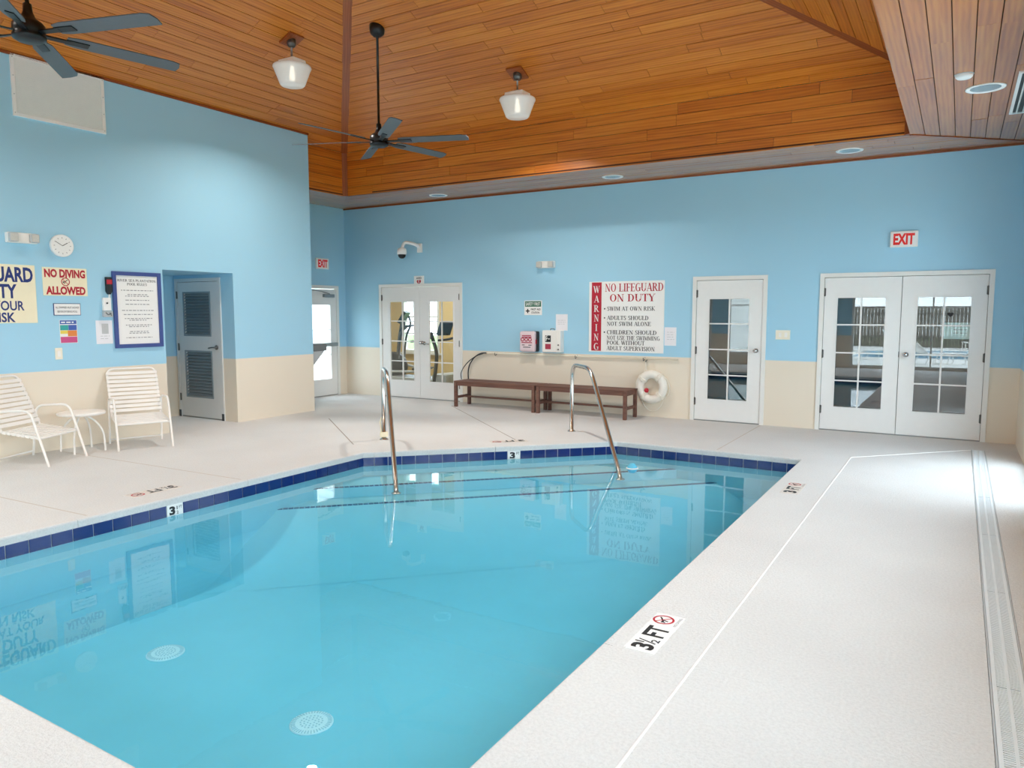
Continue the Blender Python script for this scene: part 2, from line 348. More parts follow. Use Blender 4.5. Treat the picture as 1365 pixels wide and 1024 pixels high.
# serif capitals drawn from thick and thin strokes
K, k_ = 0.17, 0.06
SERIF = {
 'A': (0.8, [('l',.40,1,.10,0,k_),('l',.40,1,.68,0,K),('l',.2,.33,.56,.33,k_)], [(.10,0,.22),(.68,0,.3)]),
 'B': (0.7, [('l',.17,0,.17,1,K),('a',.3,.75,.28,.25,-90,90),('a',.3,.26,.33,.26,-90,90),('l',.17,.5,.35,.5,k_)], [(.17,0,.3),(.17,1,.3)]),
 'C': (0.75, [('a',.42,.5,.38,.52,50,310)], [(.66,.85,.06)]),
 'D': (0.8, [('l',.17,0,.17,1,K),('a',.32,.5,.42,.5,-90,90),('l',.17,.97,.34,.97,k_),('l',.17,.03,.34,.03,k_)], [(.14,0,.28),(.14,1,.28)]),
 'E': (0.68, [('l',.17,0,.17,1,K),('l',.1,.97,.6,.97,k_),('l',.1,.03,.62,.03,k_),('l',.17,.52,.46,.52,k_),('l',.6,1,.6,.8,k_),('l',.62,0,.62,.22,k_),('l',.46,.62,.46,.42,k_)], [(.14,0,.28),(.14,1,.28)]),
 'F': (0.64, [('l',.17,0,.17,1,K),('l',.1,.97,.58,.97,k_),('l',.17,.52,.45,.52,k_),('l',.58,1,.58,.8,k_),('l',.45,.62,.45,.42,k_)], [(.17,0,.34),(.14,1,.28)]),
 'G': (0.8, [('a',.42,.5,.38,.52,50,330),('l',.66,.42,.66,.05,K)], [(.62,.42,.34)]),
 'H': (0.86, [('l',.17,0,.17,1,K),('l',.69,0,.69,1,K),('l',.17,.5,.69,.5,k_)], [(.17,0,.32),(.17,1,.32),(.69,0,.32),(.69,1,.32)]),
 'I': (0.4, [('l',.2,0,.2,1,K)], [(.2,0,.34),(.2,1,.34)]),
 'K': (0.82, [('l',.17,0,.17,1,K),('l',.22,.42,.66,1,k_),('l',.32,.55,.68,0,K)], [(.17,0,.32),(.17,1,.32),(.64,1,.26),(.68,0,.3)]),
 'L': (0.66, [('l',.17,0,.17,1,K),('l',.1,.03,.6,.03,k_),('l',.6,0,.6,.25,k_)], [(.17,1,.34),(.14,0,.28)]),
 'M': (1.0, [('l',.16,0,.16,1,k_),('l',.16,1,.48,.05,K),('l',.48,.05,.82,1,k_),('l',.84,0,.84,1,K)], [(.16,0,.24),(.14,1,.2),(.84,0,.3),(.84,1,.26)]),
 'N': (0.86, [('l',.17,0,.17,1,k_),('l',.17,1,.7,0,K),('l',.7,0,.7,1,k_)], [(.17,0,.26),(.13,1,.22),(.7,1,.26)]),
 'O': (0.84, [('a',.42,.5,.38,.52,0,360)], []),
 'P': (0.7, [('l',.17,0,.17,1,K),('a',.32,.73,.31,.27,-90,90),('l',.17,.97,.34,.97,k_),('l',.17,.49,.34,.49,k_)], [(.17,0,.34),(.14,1,.28)]),
 'R': (0.8, [('l',.17,0,.17,1,K),('a',.32,.74,.31,.26,-90,90),('l',.17,.97,.34,.97,k_),('l',.17,.5,.34,.5,k_),('l',.36,.5,.68,0,K)], [(.17,0,.32),(.14,1,.28),(.69,0,.26)]),
 'S': (0.62, [('a',.31,.75,.24,.27,40,270),('a',.31,.27,.26,.29,-140,90)], [(.52,.86,.06),(.08,.14,.06)]),
 'T': (0.72, [('l',.36,0,.36,1,K),('l',.06,.97,.66,.97,k_),('l',.06,1,.06,.78,k_),('l',.66,1,.66,.78,k_)], [(.36,0,.34)]),
 'U': (0.84, [('l',.19,.35,.19,1,K),('a',.43,.33,.32,.35,180,360),('l',.72,.35,.72,1,k_)], [(.19,1,.34),(.72,1,.26)]),
 'V': (0.8, [('l',.12,1,.42,0,K),('l',.42,0,.7,1,k_)], [(.12,1,.32),(.7,1,.24)]),
 'W': (1.1, [('l',.12,1,.35,0,K),('l',.35,0,.56,.9,k_),('l',.54,1,.77,0,K),('l',.77,0,.98,1,k_)], [(.12,1,.3),(.54,1,.24),(.98,1,.22)]),
 'Y': (0.78, [('l',.1,1,.39,.45,K),('l',.39,.45,.68,1,k_),('l',.39,0,.39,.48,K)], [(.1,1,.3),(.68,1,.24),(.39,0,.34)]),
 ' ': (0.4, [], []),
}
def serif_mb(s, x0, x1, z0, z1, y, th=0.0012):
    mb = MB(); W = sum(SERIF[c][0] for c in s); cx = 0.0; h = z1-z0; sx = (x1-x0)/W
    def P(u, v): return (x0+u*sx, y-th, z0+v*h)
    for c in s:
        w, st, se = SERIF[c]
        for q in st:
            if q[0] == 'l':
                _, ax, ay, bx, by, t = q; dx, dy = bx-ax, by-ay
                if abs(dy) > abs(dx)*0.6: ox, oy = t/2, 0
                else: ox, oy = 0, t/2
                v = [P(cx+ax-ox, ay-oy), P(cx+ax+ox, ay+oy), P(cx+bx+ox, by+oy), P(cx+bx-ox, by-oy)]
                mb.add(v, [(0,1,2,3)])
            else:
                _, ox, oy, rx, ry, a0, a1 = q; n = max(6, int(abs(a1-a0)/18)); v = []
                for i in range(n+1):
                    a = math.radians(a0+(a1-a0)*i/n)
                    v.append(P(cx+ox+rx*math.cos(a), oy+ry*math.sin(a)))
                    v.append(P(cx+ox+(rx-K)*math.cos(a), oy+(ry-k_)*math.sin(a)))
                mb.add(v, [(2*i, 2*i+1, 2*i+3, 2*i+2) for i in range(n)])
        for ux, uz, uw in se:
            vz = min(max(uz, 0.0), 1.0); lo, hi = (vz, vz+0.055) if vz < 0.5 else (vz-0.055, vz)
            if uw < 0.1: lo, hi = uz-0.12, uz+0.12
            mb.add([P(cx+ux-uw/2, lo), P(cx+ux+uw/2, lo), P(cx+ux+uw/2, hi), P(cx+ux-uw/2, hi)], [(0,1,2,3)])
        cx += w
    return mb
def print_lines(x0, x1, z, h, y, seed, th=0.0012, word=(0.02, 0.06)):
    """a line of print too fine to read: word-long dashes"""
    r = random.Random(seed); mb = MB(); x = x0
    while x < x1-0.01:
        w = min(r.uniform(*word), x1-x)
        mb.add([(x,y-th,z),(x+w,y-th,z),(x+w,y-th,z+h),(x,y-th,z+h)], [(0,1,2,3)]); x += w + 0.012
    return mb
def disc(cx, cz, r, y, n=28, r_in=0.0):
    mb = MB()
    if r_in <= 0: mb.add([(cx+r*math.cos(2*PI*i/n), y, cz+r*math.sin(2*PI*i/n)) for i in range(n)], [list(range(n))])
    else:
        v = []
        for i in range(n):
            a = 2*PI*i/n; v += [(cx+r*math.cos(a), y, cz+r*math.sin(a)), (cx+r_in*math.cos(a), y, cz+r_in*math.sin(a))]
        mb.add(v, [(2*i, 2*i+1, (2*i+3) % (2*n), (2*i+2) % (2*n)) for i in range(n)])
    return mb
def strokes(lines, y, w):
    """little drawn figures: list of 2-d segments"""
    mb = MB()
    for x0, z0, x1, z1 in lines:
        d = Vector((x1-x0, z1-z0)); d.normalize(); nx, nz = -d.y*w/2, d.x*w/2
        mb.add([(x0+nx,y,z0+nz),(x0-nx,y,z0-nz),(x1-nx,y,z1-nz),(x1+nx,y,z1+nz)], [(0,1,2,3)])
    return mb
def no_dive(cx, cz, r, y):
    ring = merge(disc(cx, cz, r, y, 32, r*0.8), strokes([(cx-r*.62, cz+r*.62, cx+r*.62, cz-r*.62)], y, r*0.14))
    fig = merge(strokes([(cx-r*.45, cz-r*.1, cx+r*.15, cz+r*.2), (cx+r*.15, cz+r*.2, cx+r*.5, cz+r*.45), (cx-r*.05, cz+r*.1, cx-r*.25, cz-r*.5), (cx-.45*r, cz-.1*r, cx-.6*r, cz-.35*r)], y+0.0003, r*0.16), disc(cx-r*.5, cz-r*.02, r*.14, y+0.0003, 12))
    return ring, fig
def flip_z(mb, f):
    """take a wall-plane drawing (x right, z up) and lay it out with another frame function"""
    r = MB(); r.add([f(x, z, y) for x, y, z in mb.v], mb.f); return r
# ------------------------------------------------------------------ the setting: walls
def holes_boxes(mb, a0, a1, z0, z1, holes, put):
    """rectangle a0..a1 x z0..z1 minus holes, as slabs; put(a,b,z,w) adds one"""
    xs = sorted({a0, a1, *[v for h in holes for v in h[:2]]})
    for p, q in zip(xs, xs[1:]):
        zs = [z0]
        for h in sorted(holes, key=lambda h: h[2]):
            if h[0] <= p+1e-6 and h[1] >= q-1e-6: zs += [h[2], h[3]]
        zs.append(z1)
        for i in range(0, len(zs), 2):
            if zs[i+1] - zs[i] > 1e-4: put(p, q, zs[i], zs[i+1])
def struct(name, mb, m, label, cat):
    return tag(mb.build(name, m), label, cat, kind='structure')
DOORS = {'d1': (-9.245, -7.365), 'd2': (-3.31, -2.27), 'd3': (-1.60, 0.335)}   # frame outer edges on the far wall
DT = 2.075
mb = MB(); holes_boxes(mb, XA-0.15, XR+0.2, 0, ZS+0.1, [(a, b, 0.0, DT) for a, b in DOORS.values()], lambda a,b,z,w: mb.box((a,YB,z),(b,YB+0.15,w)))
struct('wall_back', mb, 'wall', 'far wall painted light blue over a cream dado', 'wall')
LH = (5.81, 6.88, 0.0, 2.11)                      # opening of the recess in the left wall
ZLT = ZF + PITCHV*(XL-FX0) - 0.012
mb = MB(); holes_boxes(mb, YR-0.15, YC, 0, ZLT, [LH], lambda a,b,z,w: mb.box((XL-0.15,a,z),(XL,b,w)))
mb.box((XA-0.15, YC-0.15, 0), (XL-0.15, YC, ZF-.02))                                      # far face of the bump-out
mb.box((XA-0.15, LH[0]-0.12, 0), (XL-0.15, LH[0], 2.3)); mb.box((XA-0.15, LH[0], 0), (XA, LH[1]+0.1, 2.3))   # recess near side and back
mb.box((XA, LH[0], 2.11), (XL-0.15, LH[1]+0.1, 2.3))
DX0, DX1 = -10.06, -9.02                          # grey door in the recess
mb.box((XA, LH[1], 0), (DX0, LH[1]+0.1, 2.11)); mb.box((DX1, LH[1], 0), (XL-0.15, LH[1]+0.1, 2.11)); mb.box((DX0, LH[1], 2.06), (DX1, LH[1]+0.1, 2.11))
struct('wall_left', mb, 'wall', 'left wall painted light blue over cream, with a door recess', 'wall')
AY0, AY1 = 9.22, 10.30                            # exit door frame in the alcove
mb = MB(); holes_boxes(mb, YC-0.15, YB+0.15, 0, ZS+.1, [(AY0, AY1, 0.0, 2.06)], lambda a,b,z,w: mb.box((XA-0.15,a,z),(XA,b,w)))
struct('wall_alcove', mb, 'wall', 'short blue and cream alcove wall around the exit door', 'wall')
mb = MB(); holes_boxes(mb, YR-0.15, YB+0.15, 0, ZS+0.1, RIGHT_WIN, lambda a,b,z,w: mb.box((XR,a,z),(XR+0.15,b,w)))
struct('wall_right', mb, 'wall', 'right wall painted blue over cream, with tall glazed openings', 'wall')
mb = MB(); holes_boxes(mb, XL-0.15, XR+0.15, 0, ZS+1.2, REAR_WIN, lambda a,b,z,w: mb.box((a,YR-0.15,z),(b,YR,w)))
struct('wall_rear', mb, 'wall', 'rear wall painted blue over cream, with three wide windows', 'wall')

def window(name, a, b, z0, z1, frame, label):
    """glazed unit: frame, four panes, mullions; frame(u, depth, z) -> world"""
    t = thing(name, label, 'window', (0,0,0), 0, kind='structure')
    def bx(u0,u1,w0,w1,d0,d1):
        p = frame(u0,d0,w0); q = frame(u1,d1,w1); m = MB()
        return m.box(tuple(min(p[i],q[i]) for i in range(3)), tuple(max(p[i],q[i]) for i in range(3)))
    f = merge(bx(a,a+.06,z0,z1,.03,.11), bx(b-.06,b,z0,z1,.03,.11), bx(a+.06,b-.06,z0,z0+.06,.03,.11), bx(a+.06,b-.06,z1-.06,z1,.03,.11))
    f.build('window_frame', 'jamb', t)
    n = 3 if b-a > 2.6 else 2; step = (b-a-.12)/n; zm = z0+.06+(z1-z0-.12)*0.7
    for i in range(n):
        u0 = a+.06+i*step; u1 = u0+step
        for w0, w1 in ((z0+.06, zm), (zm, z1-.06)):
            bx(u0+.02,u1-.02,w0+.015,w1-.015,.066,.072).build('pane', 'wglass', t)
        if i: bx(u0-.02,u0+.02,z0+.06,z1-.06,.05,.09).build('mullion', 'jamb', t)
        bx(u0+.02,u1-.02,zm-.015,zm+.015,.05,.09).build('transom', 'jamb', t)
n = 0
for a, b, z0, z1 in REAR_WIN:
    n += 1; window('window_%d' % n, a, b, z0, z1, lambda u,d,z: (u, YR-d, z), ('left', 'middle', 'right')[n-1] + ' window of the rear wall, reflected in the door glass')
for i, (a, b, z0, z1) in enumerate(RIGHT_WIN):
    n += 1; window('window_%d' % n, a, b, z0, z1, lambda u,d,z: (XR+d, u, z), 'tall white framed window of the right wall, number %s from the far end' % ('four','three','two','one')[i])

# ------------------------------------------------------------------ floor deck with tooled joints, pool and drain cut out
POOL = [(-5.65, 1.39), (-1.38, 1.39), (-1.38, 8.25), (-3.50, 8.25), (-5.65, 6.10)]
def offset_poly(P, d):
    """grow a convex counter-clockwise polygon outwards by d"""
    n = len(P); L = []
    for i in range(n):
        a = Vector(P[i]); b = Vector(P[(i+1) % n]); e = (b-a).normalized(); nrm = Vector((e.y, -e.x)); L.append((a+nrm*d, e))
    out = []
    for i in range(n):
        (p, u), (q, v) = L[i-1], L[i]; den = u.x*v.y-u.y*v.x; t = ((q-p).x*v.y-(q-p).y*v.x)/den; out.append(tuple(p+u*t))
    return out
def mesh_obj(mb, name='tmp'):
    o = bpy.data.objects.new(name, mb.mesh(name, M['deck'])); COL.objects.link(o); return o
def cut(base, cutters):
    for c in cutters:
        md = base.modifiers.new('cut', 'BOOLEAN'); md.operation = 'DIFFERENCE'; md.object = c; md.solver = 'EXACT'
    dg = bpy.context.evaluated_depsgraph_get(); me = bpy.data.meshes.new_from_object(base.evaluated_get(dg))
    base.modifiers.clear(); base.data = me
    for c in cutters: bpy.data.objects.remove(c)
CW = 0.055                                          # coping thickness
DRX0, DRX1, DRY0, DRY1 = 0.19, 0.315, -1.4, 9.83    # trench drain
fl = mesh_obj(MB().box((XA-0.14, YR-0.14, -0.18), (XR+0.14, YB+0.14, 0.0)), 'floor')
cutters = [mesh_obj(MB().prism(offset_poly(POOL, CW), -0.5, 0.2)), mesh_obj(MB().box((DRX0-.006, DRY0, -0.09), (DRX1+.006, DRY1, 0.2)))]
JOINTS = [((-0.935, -1.6), (-0.935, 8.63)), ((-0.935, 8.63), (0.18, 9.80)), ((-0.935, 3.11), (0.18, 3.11)), ((-7.24, 9.98), (-4.62, 7.70)),
          ((-7.92, 7.83), (-6.10, 6.42)), ((-2.30, 10.45), (-2.30, 8.32)), ((-8.7, 4.38), (-5.71, 4.5)), ((-8.7, 2.9), (-5.71, 3.06)), ((-0.935, 0.2), (0.18, 0.2))]
for (ax, ay), (bx_, by_) in JOINTS:
    d = Vector((bx_-ax, by_-ay, 0)); L = d.length; d.normalize(); s = Vector((-d.y, d.x, 0)); c = Vector(((ax+bx_)/2, (ay+by_)/2, 0.0))
    w = 0.011
    m = MB(); v = []
    for e in (-1, 1):
        p = c + d*(e*L/2)
        v += [p+s*w+Vector((0,0,.004)), p-s*w+Vector((0,0,.004)), p-s*.003+Vector((0,0,-.010)), p+s*.003+Vector((0,0,-.010))]
    m.add(v, [(0,1,2,3),(7,6,5,4),(0,4,5,1),(1,5,6,2),(2,6,7,3),(3,7,4,0)])
    cutters.append(mesh_obj(m))
cut(fl, cutters)
fl.name = 'floor'; tag(fl, 'pale textured pool deck floor with tooled joints', 'floor', kind='structure')

for i, ((ax, ay), (bx_, by_)) in enumerate(JOINTS):
    d = Vector((bx_-ax, by_-ay, 0)); L = d.length; d.normalize(); sd = Vector((-d.y, d.x, 0)); c = Vector(((ax+bx_)/2, (ay+by_)/2, 0.0))
    groove_glint = i in (0, 1, 8)
    if groove_glint:                     # raised white strip painting the bright highlight along a tooled groove
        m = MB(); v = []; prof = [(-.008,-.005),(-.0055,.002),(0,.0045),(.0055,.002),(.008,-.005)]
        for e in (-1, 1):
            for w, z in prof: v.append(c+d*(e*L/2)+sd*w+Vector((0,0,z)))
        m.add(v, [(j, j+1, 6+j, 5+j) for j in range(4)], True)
    else:
        m = MB().obox(c+Vector((0,0,-.004)), d, sd, (0,0,1), L/2, .007 if i != 2 else .006, .0045)
    m.build('joint_strip', 'groove_glint' if groove_glint else 'deck' if i == 2 else 'jointgrey' if i in (3, 4) else 'jointpale', fl)

# ------------------------------------------------------------------ vaulted timber ceiling, board by board
def project(p):
    d = Vector(p)-CAM
    F = Vector((-math.sin(YAW)*math.cos(PITCH), math.cos(YAW)*math.cos(PITCH), -math.sin(PITCH))); R = Vector((math.cos(YAW), math.sin(YAW), 0)); U = R.cross(F)
    z = d.dot(F)
    if z < 0.1: return None
    return 682.5+FPX*d.dot(R)/z, 512-FPX*d.dot(U)/z
def clip(poly, a, b, c):
    """keep a*x+b*y<=c of a convex polygon"""
    out = []
    for i in range(len(poly)):
        p, q = poly[i], poly[(i+1) % len(poly)]; dp, dq = a*p[0]+b*p[1]-c, a*q[0]+b*q[1]-c
        if dp <= 0: out.append(p)
        if dp*dq < 0:
            t = dp/(dp-dq); out.append((p[0]+(q[0]-p[0])*t, p[1]+(q[1]-p[1])*t))
    return out
def boarded(label, origin, ud, vd, poly, width=0.139, lens=(1.1, 2.3), seed=1, woodm='wood', gap=0.0035):
    """poly in (u along the boards, v across); visible face towards ud x vd"""
    r = random.Random(seed); O = Vector(origin); ud = Vector(ud).normalized(); vd = Vector(vd).normalized(); nd = ud.cross(vd)
    root = MB(); P3 = [O+ud*u+vd*v-nd*0.0145 for u, v in poly]; P4 = [p-nd*0.02 for p in P3]; n = len(poly)
    root.add(P3+P4, [list(range(n)), [2*n-1-i for i in range(n)]]+[(i, n+i, n+(i+1) % n, (i+1) % n) for i in range(n)])
    ro = struct('ceiling', root, 'woodback', label, 'ceiling')
    rest = MB(); rot = Matrix((ud, vd, nd)).transposed().to_4x4(); made = 0
    v0 = min(v for _, v in poly); v1 = max(v for _, v in poly); v = v0; row = 0; prevj = []
    while v < v1-0.01:
        strip = clip(clip(poly, 0, -1, -(v+gap)), 0, 1, min(v+width, v1)-gap); v += width; row += 1
        if len(strip) < 3: continue
        u0 = min(p[0] for p in strip); u1 = max(p[0] for p in strip); u = u0; cuts = [u0]
        first = True
        while True:
            u += r.uniform(*lens)*(r.uniform(0.3, 1) if first else 1); first = False
            if u > u1-0.35: break
            cuts.append(u)
        cuts.append(u1)
        for a, b in zip(cuts, cuts[1:]):
            pc = clip(clip(strip, -1, 0, -(a+(0.002 if a > u0 else 0))), 1, 0, b-(0.002 if b < u1 else 0))
            if len(pc) < 3: continue
            cu = sum(p[0] for p in pc)/len(pc); cv = sum(p[1] for p in pc)/len(pc)
            loc = O+ud*cu+vd*cv; vis = False
            for p in pc+[(cu, cv)]:
                q = project(O+ud*p[0]+vd*p[1])
                if q and -60 < q[0] < 1425 and -60 < q[1] < 1084: vis = True
            m = MB(); q = [(p[0]-cu, p[1]-cv) for p in pc]; dz = r.uniform(-0.0012, 0.0012)
            m.prism(q, -0.012, dz)
            if vis and made < 298:
                o = m.build('ceiling_board', woodm); o.matrix_world = Matrix.Translation(loc) @ rot; o.parent = ro; made += 1
            else:
                for face_v in [rest]:
                    rest.add([loc+ud*x+vd*y+nd*z for x, y, z in m.v], m.f)
    if rest.v:
        o = rest.build('ceiling_boards_beyond_view', woodm, ro); o['kind'] = 'stuff'
    return ro
S = math.sqrt(1+PITCHV*PITCHV)
HW = (FX1-FX0)/2                    # half width of the vault
W, L = FX1-FX0, FY1-FY0
# slopes: u along the eaves, v up the slope; visible face points down into the room
boarded('sloping board ceiling rising from the far fascia', (FX0, FY1, ZF), (1,0,0), (0,-1/S,PITCHV/S), [(0,0),(W,0),(W-HW,HW*S),(HW,HW*S)], seed=3)
boarded('sloping board ceiling rising from above the left wall', (FX0, FY0, ZF), (0,1,0), (1/S,0,PITCHV/S), [(0,0),(L,0),(L-HW,HW*S),(HW,HW*S)], seed=4)
boarded('sloping board ceiling rising from the right fascia', (FX1, FY1, ZF), (0,-1,0), (-1/S,0,PITCHV/S), [(0,0),(L,0),(L-HW,HW*S),(HW,HW*S)], seed=5)
boarded('sloping board ceiling rising from the rear fascia', (FX1, FY0, ZF), (-1,0,0), (0,1/S,PITCHV/S), [(0,0),(W,0),(W-HW,HW*S),(HW,HW*S)], seed=6)
# fascia bands
HF = ZF-ZS
boarded('upright boarded fascia below the far slope', (FX0, FY1, ZS), (1,0,0), (0,0,1), [(0,0),(W,0),(W,HF),(0,HF)], width=0.142, seed=7)
boarded('upright boarded fascia on the left of the vault', (FX0, YC, ZS), (0,1,0), (0,0,1), [(0,0),(FY1-YC,0),(FY1-YC,HF),(0,HF)], width=0.142, seed=8)
boarded('upright boarded fascia on the right of the vault', (FX1, FY1, ZS), (0,-1,0), (0,0,1), [(0,0),(L,0),(L,HF),(0,HF)], width=0.142, seed=9)
boarded('upright boarded fascia above the rear soffit', (FX1, FY0, ZS), (-1,0,0), (0,0,1), [(0,0),(W,0),(W,HF),(0,HF)], width=0.142, seed=10)
# flat soffits with mitred corners (face down: u x v = -z)
bs = YB-FY1
boarded('flat board soffit along the far wall', (FX1, FY1, ZS), (-1,0,0), (0,1,0), [(0,0),(W,0),(W+(FX0-XA),bs),(-(XR-FX1),bs)], width=0.141, woodm='soffit', seed=11)
ws = XR-FX1
boarded('flat board soffit along the right wall', (FX1, FY0, ZS), (0,1,0), (1,0,0), [(0,0),(L,0),(L+bs,ws),(-(FY0-YR),ws)], width=0.142, woodm='soffit', lens=(2.0,4.2), seed=12)
boarded('flat board soffit above the alcove', (FX0, FY1, ZS), (0,-1,0), (-1,0,0), [(0,0),(FY1-YC,0),(FY1-YC,FX0-XA),(-bs,FX0-XA)], width=0.141, woodm='soffit', seed=13)
boarded('flat board soffit along the rear wall', (FX0, FY0, ZS), (1,0,0), (0,-1,0), [(0,0),(W,0),(W+ws,FY0-YR),(-.2,FY0-YR)], width=0.141, woodm='soffit', seed=14)

def trim(n, label, p, q, w, h, up):
    p, q = Vector(p), Vector(q); d = (q-p).normalized(); u = Vector(up).normalized(); s = d.cross(u).normalized(); u = s.cross(d)
    L_ = (q-p).length; m = MB().box((-L_/2, -w/2, -h/2), (L_/2, w/2, h/2))
    o = struct('trim_%d' % n, m, 'trimwood', label, 'trim')
    o.matrix_world = Matrix.Translation((p+q)/2) @ Matrix((d, s, u)).transposed().to_4x4()
apex1 = (FX0+HW, FY1-HW, ZF+HW*PITCHV); apex2 = (FX0+HW, FY0+HW, ZF+HW*PITCHV)
trim(1, 'brown hip rafter board from the far left ceiling corner', (FX0, FY1, ZF), apex1, 0.13, 0.03, (0,0,1))
trim(2, 'brown hip rafter board from the far right ceiling corner', (FX1, FY1, ZF), apex1, 0.13, 0.03, (0,0,1))
trim(3, 'hip rafter board from the rear right ceiling corner', (FX1, FY0, ZF), apex2, 0.13, 0.03, (0,0,1))
trim(4, 'hip rafter board from the rear left ceiling corner', (FX0, FY0, ZF), apex2, 0.13, 0.03, (0,0,1))
trim(5, 'ridge board along the top of the vault', apex1, apex2, 0.13, 0.03, (0,0,1))
trim(6, 'upright corner board of the fascia at far left', (FX0+.02, FY1-.02, ZS), (FX0+.02, FY1-.02, ZF), 0.10, 0.03, (1,-1,0))
trim(7, 'upright corner board of the fascia at far right', (FX1-.02, FY1-.02, ZS), (FX1-.02, FY1-.02, ZF), 0.07, 0.03, (-1,-1,0))
trim(8, 'thin dark cove along the top of the far wall', (XA, YB-.008, ZS-.012), (XR, YB-.008, ZS-.012), 0.016, 0.022, (0,0,1))
trim(9, 'thin cove along the top of the left wall', (XL+.010, YR, ZLT-.002), (XL+.010, YC, ZLT-.002), 0.02, 0.03, (0,0,1))
trim(10, 'dark mitre strip between far and right soffits', (FX1+.01, FY1+.01, ZS-.004), (XR-.02, YB-.04, ZS-.004), 0.035, 0.008, (0,0,1))

mb = MB(); rx0, rx1, ry0, ry1 = XA-0.35, XR+0.35, YR-0.35, YB+0.35
mb.box((rx0,ry0,6.5),(rx1,ry1,6.6)); mb.box((rx0,ry0,3.62),(rx0+.1,ry1,6.5)); mb.box((rx1-.1,ry0,3.62),(rx1,ry1,6.5)); mb.box((rx0,ry0,3.62),(rx1,ry0+.1,6.5)); mb.box((rx0,ry1-.1,3.62),(rx1,ry1,6.5))
mb.box((rx0,ry0,3.62),(FX0-.1,ry1,3.72)); mb.box((FX1+.1,ry0,3.62),(rx1,ry1,3.72)); mb.box((rx0,FY1+.1,3.62),(rx1,ry1,3.72)); mb.box((rx0,ry0,3.62),(rx1,FY0-.1,3.72))
struct('roof', mb, 'siding', 'outer roof shell closed over the vaulted ceiling', 'roof')
# ------------------------------------------------------------------ doors
def glazed_leaf(parent, x0, x1, z0, z1, y0, y1, gx0, gx1, gz0, gz1, name='door_leaf'):
    m = MB()
    m.box((x0,y0,z0),(gx0,y1,z1)); m.box((gx1,y0,z0),(x1,y1,z1)); m.box((gx0,y0,z0),(gx1,y1,gz0)); m.box((gx0,y0,gz1),(gx1,y1,z1))
    leaf = m.build(name, 'white', parent)
    b = MB(); w = 0.018
    b.box((gx0,y0-.008,gz0),(gx0+w,y0+.01,gz1)); b.box((gx1-w,y0-.008,gz0),(gx1,y0+.01,gz1)); b.box((gx0+w,y0-.008,gz0),(gx1-w,y0+.01,gz0+w)); b.box((gx0+w,y0-.008,gz1-w),(gx1-w,y0+.01,gz1))
    b.build('glazing_bead', 'white', leaf)
    ym = (y0+y1)/2; cw = (gx1-gx0)/2; rh = (gz1-gz0)/4
    for i in range(2):
        for j in range(4):
            MB().box((gx0+i*cw+.002, ym-.003, gz0+j*rh+.002), (gx0+(i+1)*cw-.002, ym+.003, gz0+(j+1)*rh-.002)).build('pane', 'glass', leaf)
    MB().box((gx0+cw-.010, ym-.012, gz0),(gx0+cw+.010, ym+.012, gz1)).build('muntin', 'white', leaf)
    for j in (1, 2, 3):
        MB().box((gx0, ym-.011, gz0+j*rh-.009),(gx1, ym+.011, gz0+j*rh+.009)).build('muntin', 'white', leaf)
    return leaf
def hinges(parent, x, y, zs):
    for z in zs:
        m = MB().tube([(x, y, z-.055), (x, y, z+.055)], 0.009, 8); m.box((x-.016, y, z-.05), (x+.016, y+.006, z+.05)); m.build('hinge', 'hinge', parent)
def knob(parent, x, y, z):
    h = MB().lathe([(0.032,0),(0.032,-.008),(0.014,-.012),(0.012,-.035),(0.026,-.045),(0.030,-.06),(0.022,-.074),(0,-.077)], 18, (x, y, z), axis='y')
    h.build('door_knob', 'chrome', parent)
def lever(parent, x, y, z, sgn, m='chrome'):
    h = MB().lathe([(0.034,0),(0.034,-.010),(0.013,-.014),(0.012,-.05),(0,-.052)], 18, (x, y, z), axis='y')
    h.tube(arc([(x, y-.045, z), (x+sgn*.05, y-.05, z), (x+sgn*.13, y-.045, z-.012)], .03, 4), [0.011]*7 if False else 0.010, 8)
    h.build('lever_handle', m, parent)
def glass_door(n, x0, x1, leaves, label):
    t = thing('door_%d' % n, label, 'door', ((x0+x1)/2, YB, 0), WB, kind='structure'); c = (x0+x1)/2; f = 0.055
    m = MB(); m.box((x0-c, -.018, 0), (x0-c+f, .13, DT)); m.box((x1-c-f, -.018, 0), (x1-c, .13, DT)); m.box((x0-c+f, -.018, DT-f), (x1-c-f, .13, DT))
    m.build('door_frame', 'jamb', t)
    MB().box((x0-c+f, .0, 0), (x1-c-f, .12, .012)).build('threshold', 'alu', t)
    for lx0, lx1, gx0, gx1, hs, kx in leaves:
        lf = glazed_leaf(t, lx0-c, lx1-c, .016, DT-f-.006, -.004, .038, gx0-c, gx1-c, 0.305, 1.77)
        hinges(lf, (lx0 if hs < 0 else lx1)-c, -.012, (0.28, 1.02, 1.83))
    return t, c
a, b = DOORS['d1']
t, c = glass_door(1, a, b, [(a+.06, -8.308, -9.005, -8.42, -1, 0), (-8.302, b-.06, -8.10, -7.545, 1, 0)], 'white double glazed doors to the gym beside the benches')
lever(t, -8.20-c, -.004, 1.01, 1); knob(t, -8.25-c, -.004, 1.02)
a, b = DOORS['d2']
t, c = glass_door(2, a, b, [(a+.06, b-.06, -3.08, -2.49, -1, 0)], 'single white glazed door right of the ring buoy')
knob(t, -2.40-c, -.004, 1.035)
a, b = DOORS['d3']
t, c = glass_door(3, a, b, [(a+.06, -.640, -1.395, -.797, -1, 0), (-.633, b-.06, -.473, .128, 1, 0)], 'white double glazed doors under the red exit sign on far right')
knob(t, -.56-c, -.004, 1.035)
m = MB().box((-.645-c, -.0065, 1.0), (-.636-c, -.003, 1.07)); m.build('strike_plate', 'hinge', t)
